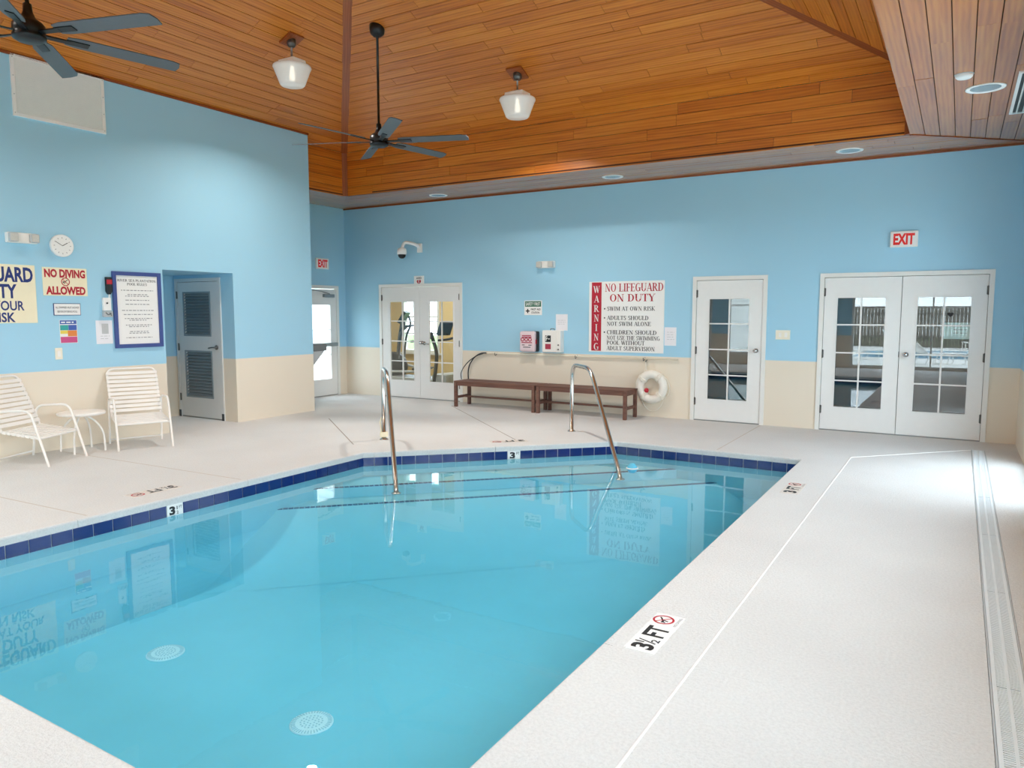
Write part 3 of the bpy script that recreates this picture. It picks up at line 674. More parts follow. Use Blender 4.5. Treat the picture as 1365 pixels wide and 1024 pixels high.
# heart shaped sticker on the right hand pane
hp = []
for i in range(24):
    q = 2*PI*i/24; hp.append((0.0021*16*math.sin(q)**3, 0.0021*(13*math.cos(q)-5*math.cos(2*q)-2*math.cos(3*q)-math.cos(4*q))))
m = MB().xzprism([(-.10-c+x, 1.54+z) for x, z in hp], .010, .012); m.build('heart_sticker', 'ink', t)

MB().box((-.16-c, .024, 1.24), (.122-c, .026, 1.44)).build('teal_notice', 'glassnote', t)
merge(*[print_lines(-.06-c, .08-c, 1.39-.04*i, .008, .024, 300+i) for i in range(3)]).build('notice_print', 'txtgrey', t)
# grey louvred door in the recess of the left wall
t = thing('door_4', 'grey white door with two dark louvred panels, in the wall recess', 'door', ((DX0+DX1)/2, LH[1], 0), WB, kind='structure')
hw = (DX1-DX0)/2; m = MB()
m.box((-hw,-.02,0),(-hw+.05,.08,2.06)); m.box((hw-.05,-.02,0),(hw,.08,2.06)); m.box((-hw+.05,-.02,2.01),(hw-.05,.08,2.06)); m.build('door_frame', 'doorgrey', t)
P = [(-.31, .27, .33, .98), (-.31, .27, 1.24, 1.84)]     # panels
m = MB(); holes_boxes(m, -hw+.052, hw-.052, .02, 2.005, P, lambda a,b,z,w: m.box((a,-.012,z),(b,.032,w))); leaf = m.build('door_leaf', 'doorgrey', t)
for a, b, z0, z1 in P:
    m = MB(); w = .025
    m.box((a-w,-.020,z0-w),(a,-.010,z1+w)); m.box((b,-.020,z0-w),(b+w,-.010,z1+w)); m.box((a,-.020,z0-w),(b,-.010,z0)); m.box((a,-.020,z1),(b,-.010,z1+w))
    pn = m.build('louver_frame', 'louver', leaf)
    MB().box((a, .015, z0), (b, .022, z1)).build('louver_back', 'louverback', leaf)
    k = 14
    for i in range(k):
        zc = z0+(i+.5)*(z1-z0)/k
        MB().obox(((a+b)/2, .0, zc), (1,0,0), (0,.7,.714), (0,-.714,.7), (b-a)/2, .022, .003).build('louver_slat', 'louver', leaf)
lever(leaf, hw-.12, -.012, 1.06, -1, 'hinge'); hinges(leaf, -hw+.05, -.022, (.3, 1.05, 1.82))
MB().box((-hw, -.024, 0), (-hw+.05, -.02, .10)).build('frame_foot', 'duct', t); MB().box((hw-.05, -.024, 0), (hw, -.02, .10)).build('frame_foot', 'duct', t)

MB().box((-hw,.0,0),(hw,.08,.017)).build('threshold', 'alu', t)
m = MB().box((-hw-.05,.11,0),(hw+.05,.13,2.2)); m.build('closed_backing', 'duct', t)
# exit door in the alcove
ayc = (AY0+AY1)/2; hw = (AY1-AY0)/2
t = thing('door_5', 'white glazed exit door with push bar in the alcove', 'door', (XA, ayc, 0), WL, kind='structure')
m = MB(); m.box((-hw,-.018,0),(-hw+.06,.13,2.06)); m.box((hw-.06,-.018,0),(hw,.13,2.06)); m.box((-hw+.06,-.018,2.0),(hw-.06,.13,2.06)); m.build('door_frame', 'jamb', t)
x0, x1 = -hw+.065, hw-.065; g = (x0+.15, x1-.15, .32, 1.70); m = MB()
holes_boxes(m, x0, x1, .016, 1.99, [g], lambda a,b,z,w: m.box((a,-.006,z),(b,.038,w))); leaf = m.build('door_leaf', 'white', t)
MB().box((g[0], .012, g[2]), (g[1], .018, g[3])).build('pane', 'wglass', leaf)
for z in (.78, 1.24): MB().box((g[0], .004, z-.006), (g[1], .026, z+.006)).build('muntin', 'white', leaf)
m = MB().rbox((x0+.04,-.075,.93),(x1-.03,-.035,1.0),.01); m.box((x0+.05,-.04,.94),(x0+.1,-.006,.99)); m.box((x1-.1,-.04,.94),(x1-.04,-.006,.99)); m.build('push_bar', 'alu', leaf)
MB().box((x0,.0,0),(x1,.13,.018)).build('threshold', 'alu', t)
m = MB().rbox((x1-.34,-.06,1.84),(x1-.08,-.006,1.90),.008); m.tube([(x1-.2,-.05,1.905),(x1-.45,-.1,1.945),(x1-.62,-.03,1.97)], .009, 6); m.build('door_closer', 'alu', leaf)

# ------------------------------------------------------------------ pool
pool = thing('swimming_pool', 'indoor swimming pool with cobalt waterline tiles and a cut corner', 'pool', (-3.5, 4.8, 0))
def W2L(mb, t):
    mb.v = [(x-t.location.x, y-t.location.y, z-t.location.z) for x, y, z in mb.v]; return mb
ZW, ZFL = -0.140, -0.80
INN = offset_poly(POOL, 0.012); OUT = offset_poly(POOL, 0.25)
n = len(POOL); m = MB()
RC = .30; rows = [(0.0, -.06)]
for q in range(9):
    q_ = PI/2*q/8; rows.append((RC*(1-math.cos(q_)), ZFL+RC*(1-math.sin(q_))))
rows = rows[:1] + rows[1:]
k0 = len(m.v); polys = [offset_poly(POOL, .012-dx) for dx, z in rows]
for P_, (dx, z) in zip(polys, rows): m.v += [(x, y, z) for x, y in P_]
for r_ in range(len(rows)-1):
    for i in range(n):
        j = (i+1) % n; m.f.append([k0+r_*n+i, k0+(r_+1)*n+i, k0+(r_+1)*n+j, k0+r_*n+j]); m.sm.append(r_ > 0)
m.f.append([k0+(len(rows)-1)*n+i for i in range(n)]); m.sm.append(False)
m.add([(x,y,ZFL-.1) for x,y in OUT], [list(range(n))[::-1]])
for i in range(n):
    j = (i+1) % n; (ax,ay),(bx_,by_) = OUT[i], OUT[j]; (cx_,cy_),(dx_,dy_) = INN[i], INN[j]
    m.add([(ax,ay,ZFL-.1),(bx_,by_,ZFL-.1),(bx_,by_,-.19),(ax,ay,-.19)], [(0,1,2,3)])
W2L(m, pool).build('pool_shell', 'plaster', pool)
# coping blocks
def edge_frame(i, P):
    a = Vector(P[i]); b = Vector(P[(i+1) % len(P)]); e = (b-a).normalized(); return a, b, e, Vector((e.y, -e.x))
OUTC = offset_poly(POOL, CW)
for i in range(n):
    a, b, e, nr = edge_frame(i, POOL); A, B = Vector(OUTC[i]), Vector(OUTC[(i+1) % n]); L_ = (b-a).length; kk = max(1, round(L_/1.75))
    for s in range(kk):
        t0, t1 = s/kk, (s+1)/kk; g0 = 0.002/L_ if s else 0; g1 = 0.002/L_ if s < kk-1 else 0
        p0, p1 = a.lerp(b, t0+g0), a.lerp(b, t1-g1); q0, q1 = (A if s == 0 else p0+nr*CW), (B if s == kk-1 else p1+nr*CW)
        prof = [(0.0, -.062), (0.0, -.016), (.004, -.005), (.013, .0), (1.0, .0), (1.0, -.062)]   # rounded nose
        v = []
        for P_, Q_ in ((p0, q0), (p1, q1)):
            for f, z in prof:
                w = f if f < .5 else None
                pt = Q_ if w is None else P_ + (Q_-P_)*(w/CW)
                v.append((pt.x, pt.y, z))
        kf = len(prof); m = MB().add(v, [list(range(kf))[::-1], [kf+j for j in range(kf)]]+[(j, (j+1) % kf, kf+(j+1) % kf, kf+j) for j in range(kf)])
        W2L(m, pool).build('coping_block', 'deck', pool)
# waterline tiles, one object each
TP, TH = 0.1545, 0.098
tile_me = {}
def tile_mesh(w, kind):
    key = (round(w, 3), kind)
    if key not in tile_me: tile_me[key] = MB().rbox((-w/2, 0, -TH), (w/2, .012, 0), .0025).mesh('waterline_tile', M[kind])
    return tile_me[key]
MARK = {4: (Vector((-5.65, 3.77)), '3½'), 3: (Vector((-4.418, 7.332)), '3 FT')}
tile_w = {}
for i in range(n):
    a, b, e, nr = edge_frame(i, INN); L_ = (b-a).length; ofs = 0.0
    if i in MARK: ofs = ((MARK[i][0]-a).dot(e) - TP/2) % TP
    cutsT = [0.0] if ofs < .03 else [0.0, ofs]
    u = ofs
    while u < L_-.03: u += TP; cutsT.append(min(u, L_))
    if cutsT[1] < .03: cutsT.pop(0)
    for u0, u1 in zip(cutsT, cutsT[1:]):
        c = a+e*((u0+u1)/2); mk = i in MARK and abs((MARK[i][0]-a).dot(e)-(u0+u1)/2) < .05
        o = bpy.data.objects.new('depth_tile' if mk else 'waterline_tile', tile_mesh(u1-u0-.007, 'wtile' if mk else 'tile')); COL.objects.link(o)
        o.parent = pool; o.location = (c.x-pool.location.x, c.y-pool.location.y, -.0615)
        o.rotation_euler = (0, 0, math.atan2(e.y, e.x))       # local +y points into the pool
        if mk:
            o['label'] = 'white depth tile reading ' + MARK[i][1]
            tile_w[i] = o
def tile_text(o, mbs):
    """lettering on a tile: drawing in x-z plane, mirrored so it reads from the water"""
    r = MB(); r.add([(-x, .0128, z) for x, y, z in mbs.v], mbs.f); r.build('lettering', 'ink', o)
tile_text(tile_w[4], merge(text_mb('3', -.055, .0, -.09, -.015, 0, .05), text_mb('1', .014, .022, -.05, -.02, 0, .03), text_mb('2', .012, .03, -.088, -.062, 0, .02), text_mb('FT', .036, .064, -.045, -.02, 0, .01)))
tile_text(tile_w[3], merge(text_mb('3', -.05, .015, -.09, -.012, 0, .05), text_mb('FT', .03, .065, -.045, -.014, 0, .02)))
# grout behind tiles
m = MB()
for i in range(n):
    a, b, e, nr = edge_frame(i, INN); p = a-nr*.004; q = b-nr*.004
    m.add([(p.x,p.y,-.06),(q.x,q.y,-.06),(q.x,q.y,-.162),(p.x,p.y,-.162)], [(0,1,2,3)])
W2L(m, pool).build('grout_band', 'grout', pool)
# corner steps parallel to the cut corner
def step(off, z, zb):
    c = POOL[4][0]-POOL[4][1]           # x - y of the cut edge
    poly = clip(INN, 1, -1, c + off*math.sqrt(2))
    W2L(MB().prism(poly, zb, z), pool).build('pool_step', 'plaster', pool)
    on = [p for p in poly if abs(p[0]-p[1]-(c+off*math.sqrt(2))) < 1e-4]
    p, q = sorted(on); p, q = Vector(p), Vector(q); d = (q-p).normalized(); s = Vector((d.y, -d.x)); L_ = (q-p).length; k = int(L_/.052); m = MB()
    for i in range(k):
        c0 = p+d*((i+.5)*L_/k)-s*.028
        m.obox((c0.x, c0.y, z+.002), (d.x,d.y,0), (s.x,s.y,0), (0,0,1), L_/k/2-.003, .024, .003)
    o = W2L(m, pool).build('step_edge_tiles', 'tile', pool); o['kind'] = 'stuff'
step(0.52, -0.27, -0.79); step(0.86, -0.375, -0.79)
# the last riser runs out to the floor in a smooth cove
c0 = POOL[4][0]-POOL[4][1]; lines = []
for q in range(9):
    f = q/8; off = .86+1.0*f; z = -.375+(ZFL+.375)*(1-(1-f)**2.2)
    poly = clip(INN, 1, -1, c0+off*math.sqrt(2)); on = sorted(p for p in poly if abs(p[0]-p[1]-(c0+off*math.sqrt(2))) < 1e-4); lines.append([(on[0][0],on[0][1],z-.001+.003*f),(on[-1][0],on[-1][1],z-.001+.003*f)])
m = MB(); m.add([p for l_ in lines for p in l_], [(2*i,2*i+1,2*i+3,2*i+2) for i in range(8)], True)
W2L(m, pool).build('step_cove', 'plaster', pool)
# water body
WIN = offset_poly(POOL, 0.011); m = MB().prism(WIN, ZFL-.03, ZW)
o = tag(m.build('pool_water', 'water'), 'clear turquoise water filling the indoor pool', 'water')
# main drain covers
def drain_cover(x, y, label):
    t = thing('drain_cover', label, 'drain cover', (x, y, ZFL), 0, 'main drains on the pool floor')
    MB().lathe([(.125,0),(.125,.004),(.115,.008),(.085,.010),(0,.011)], 36).build('cover_ring', 'drain', t)
    m = MB()
    for ring, cnt in ((.022,6),(.042,12),(.062,18)):
        for j in range(cnt):
            q = 2*PI*j/cnt; m.lathe([(.0055,.0095),(.0055,.0125)], 6, (ring*math.cos(q), ring*math.sin(q), 0))
    for j in range(40):
        q = 2*PI*j/40; m.obox((.104*math.cos(q), .104*math.sin(q), .0085), (math.cos(q), math.sin(q), 0), (-math.sin(q), math.cos(q), 0), (0,0,1), .012, .003, .0025)
    m.build('grate_holes', 'drainhole', t)['kind'] = 'stuff'
drain_cover(-4.62, 2.96, 'round white drain cover on pool floor, nearer the left edge')
drain_cover(-3.09, 2.86, 'round white drain cover on pool floor, nearer the bottom middle')

# ------------------------------------------------------------------ stainless handrails
def handrail(x, y, label):
    t = thing('handrail', label, 'handrail', (x, y, 0), -PI/4, 'stainless rails at the pool steps')     # local x points into the pool
    path = arc([(0,0,0), (0,0,.885), (.70,0,.885), (1.60,0,-.12), (1.70,0,-.26)], .18, 8)
    MB().tube(path, .0255, 14).build('rail_tube', 'steel', t)
    MB().lathe([(.055,0),(.055,.006),(.03,.022),(.024,.03)], 20).build('escutcheon', 'steel', t)
    MB().lathe([(.05,-.268),(.05,-.262),(.03,-.252)], 18, (1.70,0,0)).build('step_flange', 'steel', t)
    return t
r1 = handrail(-6.015, 6.87, 'stainless handrail nearer the alcove, seen end on')
handrail(-4.315, 8.64, 'stainless handrail in front of the right hand bench')
m = MB().rbox((-.035,-.05,.03),(.035,.05,.10),.02); m.tube([(0,-.03,.1),(.0,-.045,.22),(.02,-.03,.28)], .008, 6)
o = m.build('rail_clip', 'cream', r1); o['label'] = 'small cream fitting clipped to the foot of the rail'
t = thing('chlorine_float', 'small light blue float beside the handrail in the water', 'pool float', (-3.00, 7.50, ZW))
MB().lathe([(.0,-.05),(.045,-.045),(.055,-.01),(.055,.02),(.04,.03),(.03,.05),(0,.055)], 20).build('float_body', 'float', t)
MB().lathe([(.058,-.008),(.068,-.004),(.068,.004),(.058,.008)], 20).build('float_collar', 'board', t)

# ------------------------------------------------------------------ trench drain
t = thing('trench_drain', 'long white slotted trench drain along the right deck', 'drain', (DRX0, DRY0, 0))
wd, ln = DRX1-DRX0, DRY1-DRY0
m = MB().box((-.004,0,-.08),(wd+.004,ln,-.07)); m.build('channel', 'duct', t)
m = MB().box((-.004,0,-.07),(.003,ln,.001)); m.box((wd-.003,0,-.07),(wd+.004,ln,.001)); m.build('channel_lip', 'lgrey', t)
MB().box((.003,0,-.03),(wd-.003,ln,-.0085)).build('slot_shade_sheet', 'slot', t)  # light grey sheet, its colour sets how dark the slot shade looks
seg = 9; sl = ln/seg
def grate_mesh():
    m = MB(); p = .0155; k = int((sl-.004)/p); e = .012
    m.box((.0045,0,-.012),(.008+e,sl-.001,.003)); m.box((wd-.008-e,0,-.012),(wd-.0045,sl-.001,.003)); m.box((wd/2-.006,0,-.012),(wd/2+.006,sl-.001,.003))
    for i in range(k):
        y = .001+i*p
        m.box((.008+e,y,-.01),(wd/2-.006,y+.0095,.002)); m.box((wd/2+.006,y+.004,-.01),(wd-.008-e,y+.0135,.002))
    return m.mesh('grate', M['grate'])
gm = grate_mesh()
for i in range(seg):
    o = bpy.data.objects.new('grate', gm); COL.objects.link(o); o.parent = t; o.location = (0, i*sl+.0005, 0)

# ------------------------------------------------------------------ depth markers let into the deck
def depth_marker(x, y, rz, numerals, label, size=.152, tm='worn'):
    """three tiles in a row; local x = reading direction, local y = towards the pool"""
    t = thing('depth_marker', label, 'depth marker', (x, y, 0), rz, 'depth markers in the deck')
    lay = lambda u, v, w: (u, v, .0035-w*0)
    for i in range(3):
        tl = MB().rbox((i*(size+.002), 0, -.004), (i*(size+.002)+size, size, .0028), .001).build('marker_tile', tm, t)
    s = size+.002
    if numerals == '3½':
        num = merge(text_mb('3', .02, .08, .02, .13, 0, .04), text_mb('1', .088, .098, .085, .13, 0, .02), text_mb('/', .09, .125, .03, .12, 0), text_mb('2', .108, .14, .02, .06, 0, .02))
    else:
        num = text_mb('3', .035, .115, .02, .13, 0, .05)
    flip_z(num, lay).build('numerals', 'ink', t)
    flip_z(text_mb('FT', s+.015, s+.138, .02, .13, 0, .03), lay).build('lettering', 'ink', t)
    rg, fg = no_dive(2*s+.076, .092, .055, 0)
    flip_z(rg, lambda u, v, w: (u, v, .0036)).build('prohibition_ring', 'red', t); flip_z(fg, lambda u, v, w: (u, v, .0034)).build('diver_figure', 'ink', t)
    flip_z(text_mb('NO DIVING', 2*s+.02, 2*s+.132, .01, .026, 0), lay).build('small_lettering', 'txtgrey', t)
depth_marker(-1.125, 3.12, PI/2, '3½', 'deck tiles reading 3½ FT with a no diving symbol, right edge near camera', tm='wtile')
depth_marker(-1.12, 6.60, PI/2, '3', 'deck tiles reading 3 FT near the far right pool corner')
depth_marker(-6.07, 4.03, -PI/2, '3½', 'deck tiles reading 3½ FT along the left pool edge')
o4 = Vector((-4.52, 7.78)) ; depth_marker(o4.x, o4.y, -3*PI/4, '3', 'deck tiles reading 3 FT behind the cut corner of the pool')
# ------------------------------------------------------------------ things on the far wall (frame WB: local y<0 towards the room)
def onwall(name, label, cat, u, z, wall='back', group=None):
    loc, rz = {'back': ((u, YB, z), WB), 'left': ((XL, u, z), WL), 'alcove': ((XA, u, z), WL)}[wall]
    return thing(name, label, cat, loc, rz, group)
def exit_sign(u, z, wall, label):
    t = onwall('exit_sign', label, 'exit sign', u, z, wall, 'lit exit signs'); w, h = .153, .098
    MB().rbox((-w,-.045,-h),(w,0,h),.008).build('sign_housing', 'pvc', t)
    MB().box((-w+.012,-.047,-h+.012),(w-.012,-.044,h-.012)).build('sign_face', 'board', t)
    text_mb('EXIT', -.118, .118, -.07, .07, -.047, .045, .001).build('lettering', 'exitred', t)
    return t
exit_sign(-.643, 2.473, 'back', 'red and white exit sign above the right double doors')
exit_sign(9.885, 2.455, 'alcove', 'red and white exit sign above the alcove door')
def emergency_light(u, z, wall, label):
    t = onwall('emergency_light', label, 'emergency light', u, z, wall, 'twin head emergency lights')
    MB().rbox((-.15,-.07,-.055),(.15,0,.055),.012).build('housing', 'pvc', t)
    for s in (-1, 1):
        h = MB().rbox((s*.105-.045,-.115,-.048),(s*.105+.045,-.072,.048),.012).build('lamp_head', 'lgrey', t)
        MB().box((s*.105-.034,-.117,-.036),(s*.105+.034,-.1145,.036)).build('lamp_lens', 'lens', h)
    return t
emergency_light(-5.70, 2.325, 'back', 'small cream twin head emergency light on the far wall')
emergency_light(4.15, 2.365, 'left', 'cream twin head emergency light left of the clock')
# security camera
t = onwall('security_camera', 'white dome security camera hung from a curved wall arm', 'camera', -8.27, 2.70)
MB().rbox((-.05,-.04,-.08),(.05,0,.08),.01).build('wall_plate', 'board', t)
MB().tube(arc([(0,-.03,.02),(0,-.16,.06),(-.17,-.24,.10),(-.21,-.26,-.02)], .1, 6), .028, 12).build('curved_arm', 'board', t)
MB().lathe([(.03,.02),(.075,-.0),(.085,-.05),(.08,-.10)], 22, (-.21,-.26,-.02)).build('dome_housing', 'board', t)
MB().lathe([(.07,-.10),(.06,-.14),(.035,-.165),(0,-.172)], 22, (-.21,-.26,-.02)).build('dome_lens', 'black', t)
# AED sign over the gym doors
t = onwall('defibrillator_sign', 'small white AED sign with a red heart above the gym doors', 'sign', -8.305, 2.125)
MB().rbox((-.112,-.012,-.088),(.112,0,.088),.004).build('sign_board', 'board', t)
text_mb('AED', -.06, .06, .03, .065, -.012, .02).build('lettering', 'ink', t)
MB().add([(x*1.45, -.0135, z*1.45-.02) for x, z in hp], [list(range(len(hp)))]).build('heart_symbol', 'red', t)
strokes([(.008,.01,-.012,-.02),(-.012,-.02,.012,-.022),(.012,-.022,-.006,-.05)], -.0142, .008).build('bolt_symbol', 'board', t)
# first aid sign
t = onwall('first_aid_sign', 'white safety sign with green header and cross reading first aid station', 'sign', -5.96, 1.638)
MB().rbox((-.165,-.006,-.118),(.165,0,.118),.003).build('sign_board', 'board', t)
m = MB().box((-.15,-.0075,.018),(.15,-.006,.105)); m.build('green_header', 'green', t)
text_mb('SAFETY FIRST', -.135, .135, .035, .088, -.008, .02).build('header_lettering', 'board', t)
m = MB().box((-.135,-.0075,-.062),(-.065,-.006,-.042)); m.box((-.110,-.0075,-.087),(-.090,-.006,-.017)); m.build('cross_symbol', 'ink', t)
merge(text_mb('FIRST AID', -.04, .14, -.042, -.01, -.006, .02), text_mb('STATION', -.03, .12, -.095, -.062, -.006, .02)).build('lettering', 'ink', t)
# first aid case
t = onwall('first_aid_case', 'pale pink first aid case with red print, left of the AED cabinet', 'first aid kit', -5.99, .925)
MB().rbox((-.145,-.06,.0),(.155,0,.335),.03).build('case_back', 'dark', t)
MB().rbox((-.15,-.14,.0),(.13,-.055,.335),.035).build('case_front', 'pink', t)
m = merge(disc(-.09,.20,.035,-.141,16,.018), disc(-.02,.20,.035,-.141,16,.018), disc(.05,.20,.035,-.141,16,.018), strokes([(-.10,.26,.07,.265),(-.1,.235,.08,.24),(-.11,.15,.09,.15)], -.1412, .016)); m.build('red_print', 'maroon', t)
m = strokes([(-.1,.11,-.05,.11),(.02,.11,.08,.11),(-.08,.075,.06,.075)], -.1412, .012); m.build('dark_print', 'ink', t)
MB().box((.132,-.10,.13),(.139,-.065,.20)).build('latch', 'red', t)
# AED cabinet
t = onwall('defibrillator_cabinet', 'pale grey AED cabinet with black and red squares on its door', 'cabinet', -5.555, .928)
MB().rbox((-.16,-.13,.0),(.165,0,.35),.008).build('cabinet_body', 'vent', t)
d = MB().rbox((-.155,-.145,.005),(.10,-.128,.345),.006).build('cabinet_door', 'vent', t)
MB().box((-.10,-.147,.165),(.0,-.1445,.27)).build('black_label', 'black', d)
strokes([(-.085,.18,-.085,.255),(-.085,.20,-.06,.235),(-.085,.255,-.06,.262),(-.05,.215,-.015,.215)], -.148, .012).build('label_figure', 'board', d)
m = MB().box((-.10,-.147,.05),(.0,-.1445,.135)); m.build('red_label', 'maroon', d)
MB().lathe([(.012,0),(.012,-.012),(0,-.014)], 10, (.13,-.13,.12), axis='y').build('lock', 'hinge', t); MB().lathe([(.012,0),(.012,-.012),(0,-.014)], 10, (.13,-.13,.05), axis='y').build('lock', 'hinge', t)
MB().tube(arc([(-.05,-.06,.35),(-.05,-.06,.375),(.02,-.06,.375),(.02,-.06,.35)], .02), .006, 6).build('carry_loop', 'hinge', t)
t = onwall('wall_notice', 'blank looking white paper sheet above the AED cabinet', 'paper', -5.435, 1.405)
MB().box((-.105,-.003,-.13),(.105,0,.13)).build('sheet', 'paper', t)
merge(*[print_lines(-.07, .07, .03-.03*i, .006, -.003, 40+i) for i in range(3)]).build('faint_print', 'lgrey', t)
# the big warning sign
t = onwall('warning_sign', 'white warning sign with red side bar reading no lifeguard on duty', 'sign', -4.345, 1.495)
MB().rbox((-.61,-.006,-.54),(.61,0,.54),.002).build('sign_board', 'board', t)
MB().box((-.565,-.0075,-.525),(-.40,-.006,.53)).build('red_bar', 'red', t)
m = MB()
for i, ch in enumerate('WARNING'):
    w = {'W': .055, 'I': .02}.get(ch, .043); z1 = .475-i*.147
    m = merge(m, serif_mb(ch, -.4825-w, -.4825+w, z1-.105, z1, -.0076))
m.build('side_lettering', 'board', t)
def sl(s, x0, x1, z0, z1): return serif_mb(s, x0, x1, z0, z1, -.0062)
merge(sl('NO LIFEGUARD', -.345, .595, .385, .505), sl('ON DUTY', -.265, .47, .235, .345)).build('red_lettering', 'red', t)
L_ = [('SWIM AT OWN RISK', .47, .095), ('ADULTS SHOULD', .37, -.045), ('NOT SWIM ALONE', .41, -.135), ('CHILDREN SHOULD', .50, -.265), ('NOT USE THE SWIMMING', .55, -.350), ('POOL WITHOUT', .315, -.425), ('ADULT SUPERVISION', .475, -.510)]
for s, x1, z0 in L_: sl(s, -.305, x1, z0, z0+.062).build('black_lettering', 'ink', t)
for z in (.125, -.015, -.235): disc(-.345, z, .012, -.0075, 12).build('bullet_dot', 'ink', t)
t = onwall('wall_notice', 'small white notice half hidden by the warning sign', 'paper', -3.635, 1.21)
MB().box((-.09,-.003,-.135),(.09,0,.135)).build('sheet', 'paper', t)
merge(*[print_lines(-.05, .06, .06-.035*i, .006, -.003, 60+i) for i in range(4)]).build('faint_print', 'lgrey', t)
# switch plates
def plate(u, z, wall, w, h, label, kind):
    t = onwall('switch_plate', label, 'switch plate', u, z, wall)
    MB().rbox((-w,-.008,-h),(w,0,h),.003).build('cover_plate', 'plate', t)
    if kind == 'double':
        for s in (-.035, .04): MB().rbox((s-.018,-.014,-.03),(s+.018,-.007,.03),.004).build('switch_toggle', 'pvc', t)
    else: MB().rbox((-.017,-.013,-.035),(.017,-.007,.035),.003).build('socket_insert', 'pvc', t)
plate(-2.05, 1.26, 'back', .095, .064, 'cream double switch plate between the single and double doors', 'double')

# rescue crook and its hooks on the far wall
t = onwall('rescue_crook', 'long pole with a curved dark crook, hung along the far wall', 'rescue hook', -6.85, .868)
MB().tube([(0,-.03,.01),(3.35,-.03,.005)], .011, 10).build('pole', 'plate', t)
P = [(0.02,-.03,.01),(-.12,-.03,.005),(-.25,-.04,-.07),(-.345,-.05,-.20),(-.375,-.05,-.33),(-.365,-.05,-.455)]
MB().tube(arc(P, .1, 4), .011, 8).build('crook', 'dark', t)
P = [(-.06,-.045,.0),(-.18,-.07,-.04),(-.33,-.10,-.14),(-.43,-.12,-.26),(-.475,-.13,-.36),(-.455,-.13,-.455)]
MB().tube(arc(P, .1, 4), .008, 8).build('crook_return', 'dark', t)
for x in (.20, 1.7, 2.83):
    MB().tube(arc([(x,-.008,.02),(x,-.06,-.03),(x,-.085,-.02),(x,-.085,.02)], .02, 4), .006, 6).build('pole_hook', 'hinge', t)

# ring buoy
t = onwall('ring_buoy', 'white ring buoy with grab rope hung by the single door', 'ring buoy', -3.89, .455)
rr, tr = .183, .064; q = []
for i in range(40):
    a = 2*PI*i/40; q.append((rr*math.cos(a), -.06, rr*math.sin(a)*1.03))
MB().tube(q, tr, 16, closed=True).build('buoy_ring', 'ring', t)
for a in (50, 140, 230, 320):
    a = math.radians(a); cx_, cz_ = rr*math.cos(a), rr*math.sin(a); m = MB(); ring = []
    for j in range(20):
        b = 2*PI*j/20; rad = tr+.004; ring.append((cx_+math.cos(a)*rad*math.cos(b), -.06+rad*math.sin(b), cz_+math.sin(a)*rad*math.cos(b)))
    for dd in (-.016, 0, .016):
        tx, tz = -math.sin(a)*dd, math.cos(a)*dd; m.tube([(x+tx, y, z+tz) for x, y, z in ring], .009, 6, closed=True)
    m.build('rope_band', 'rope', t)
def rope(a0, a1, sag, down=0):
    P = []
    for i in range(13):
        s = i/12; a = math.radians(a0+(a1-a0)*s); rad = rr+tr+sag*math.sin(PI*s); P.append((rad*math.cos(a), -.05, rad*math.sin(a)-down*math.sin(PI*s)))
    MB().tube(P, .006, 6).build('grab_rope', 'rope', t)
rope(50, -40, .035, .03); rope(-40, -130, .06, .06); rope(140, 230, .01); rope(50, 140, .0)
MB().tube(arc([(-.12,-.06,.215),(-.10,-.05,.30),(-.115,-.03,.375),(-.09,-.03,.36),(-.10,-.04,.28),(-.08,-.06,.235)], .02, 4), .006, 6).build('hanging_rope', 'rope', t)
MB().tube(arc([(-.10,0,.40),(-.10,-.05,.37),(-.10,-.06,.39)], .02, 4), .006, 6).build('wall_hook', 'hinge', t)
MB().lathe([(.0,-.035),(.025,-.03),(.035,0),(.025,.03),(0,.035)], 16, (-.075,-.07,-.055)).build('red_toggle', 'red', t, 'red rope ball inside the ring')

# ------------------------------------------------------------------ benches
def bench(x0, x1, label):
    t = thing('bench', label, 'bench', ((x0+x1)/2, 10.14, 0), 0, 'wooden benches along the far wall'); L2 = (x1-x0)/2; D = .225; H = .432
    for sx in (-1, 1):
        for sy in (-1, 1):
            MB().rbox((sx*(L2-.03)-.025, sy*(D-.03)-.025, 0), (sx*(L2-.03)+.025, sy*(D-.03)+.025, H-.022), .004).build('leg', 'bench', t)
        MB().rbox((sx*(L2-.035)-.018, -D+.06, .14), (sx*(L2-.035)+.018, D-.06, .18), .003).build('end_stretcher', 'bench', t)
        MB().rbox((sx*(L2-.03)-.014, -D+.06, H-.085), (sx*(L2-.03)+.014, D-.06, H-.022), .003).build('end_apron', 'bench', t)
    for sy in (-1, 1): MB().rbox((-L2+.06, sy*(D-.025)-.014, H-.078), (L2-.06, sy*(D-.025)+.014, H-.022), .003).build('apron', 'bench', t)
    MB().rbox((-L2+.05, -.018, .145), (L2-.05, .018, .175), .003).build('stretcher', 'bench', t)
    k = 6; w = 2*D/k
    for i in range(k): MB().rbox((-L2, -D+i*w+.007, H-.022), (L2, -D+(i+1)*w-.007, H), .003).build('seat_slat', 'bench', t)
bench(-7.15, -5.605, 'brown slatted wooden bench beside the gym doors')
bench(-5.585, -4.075, 'brown slatted wooden bench beside the ring buoy')

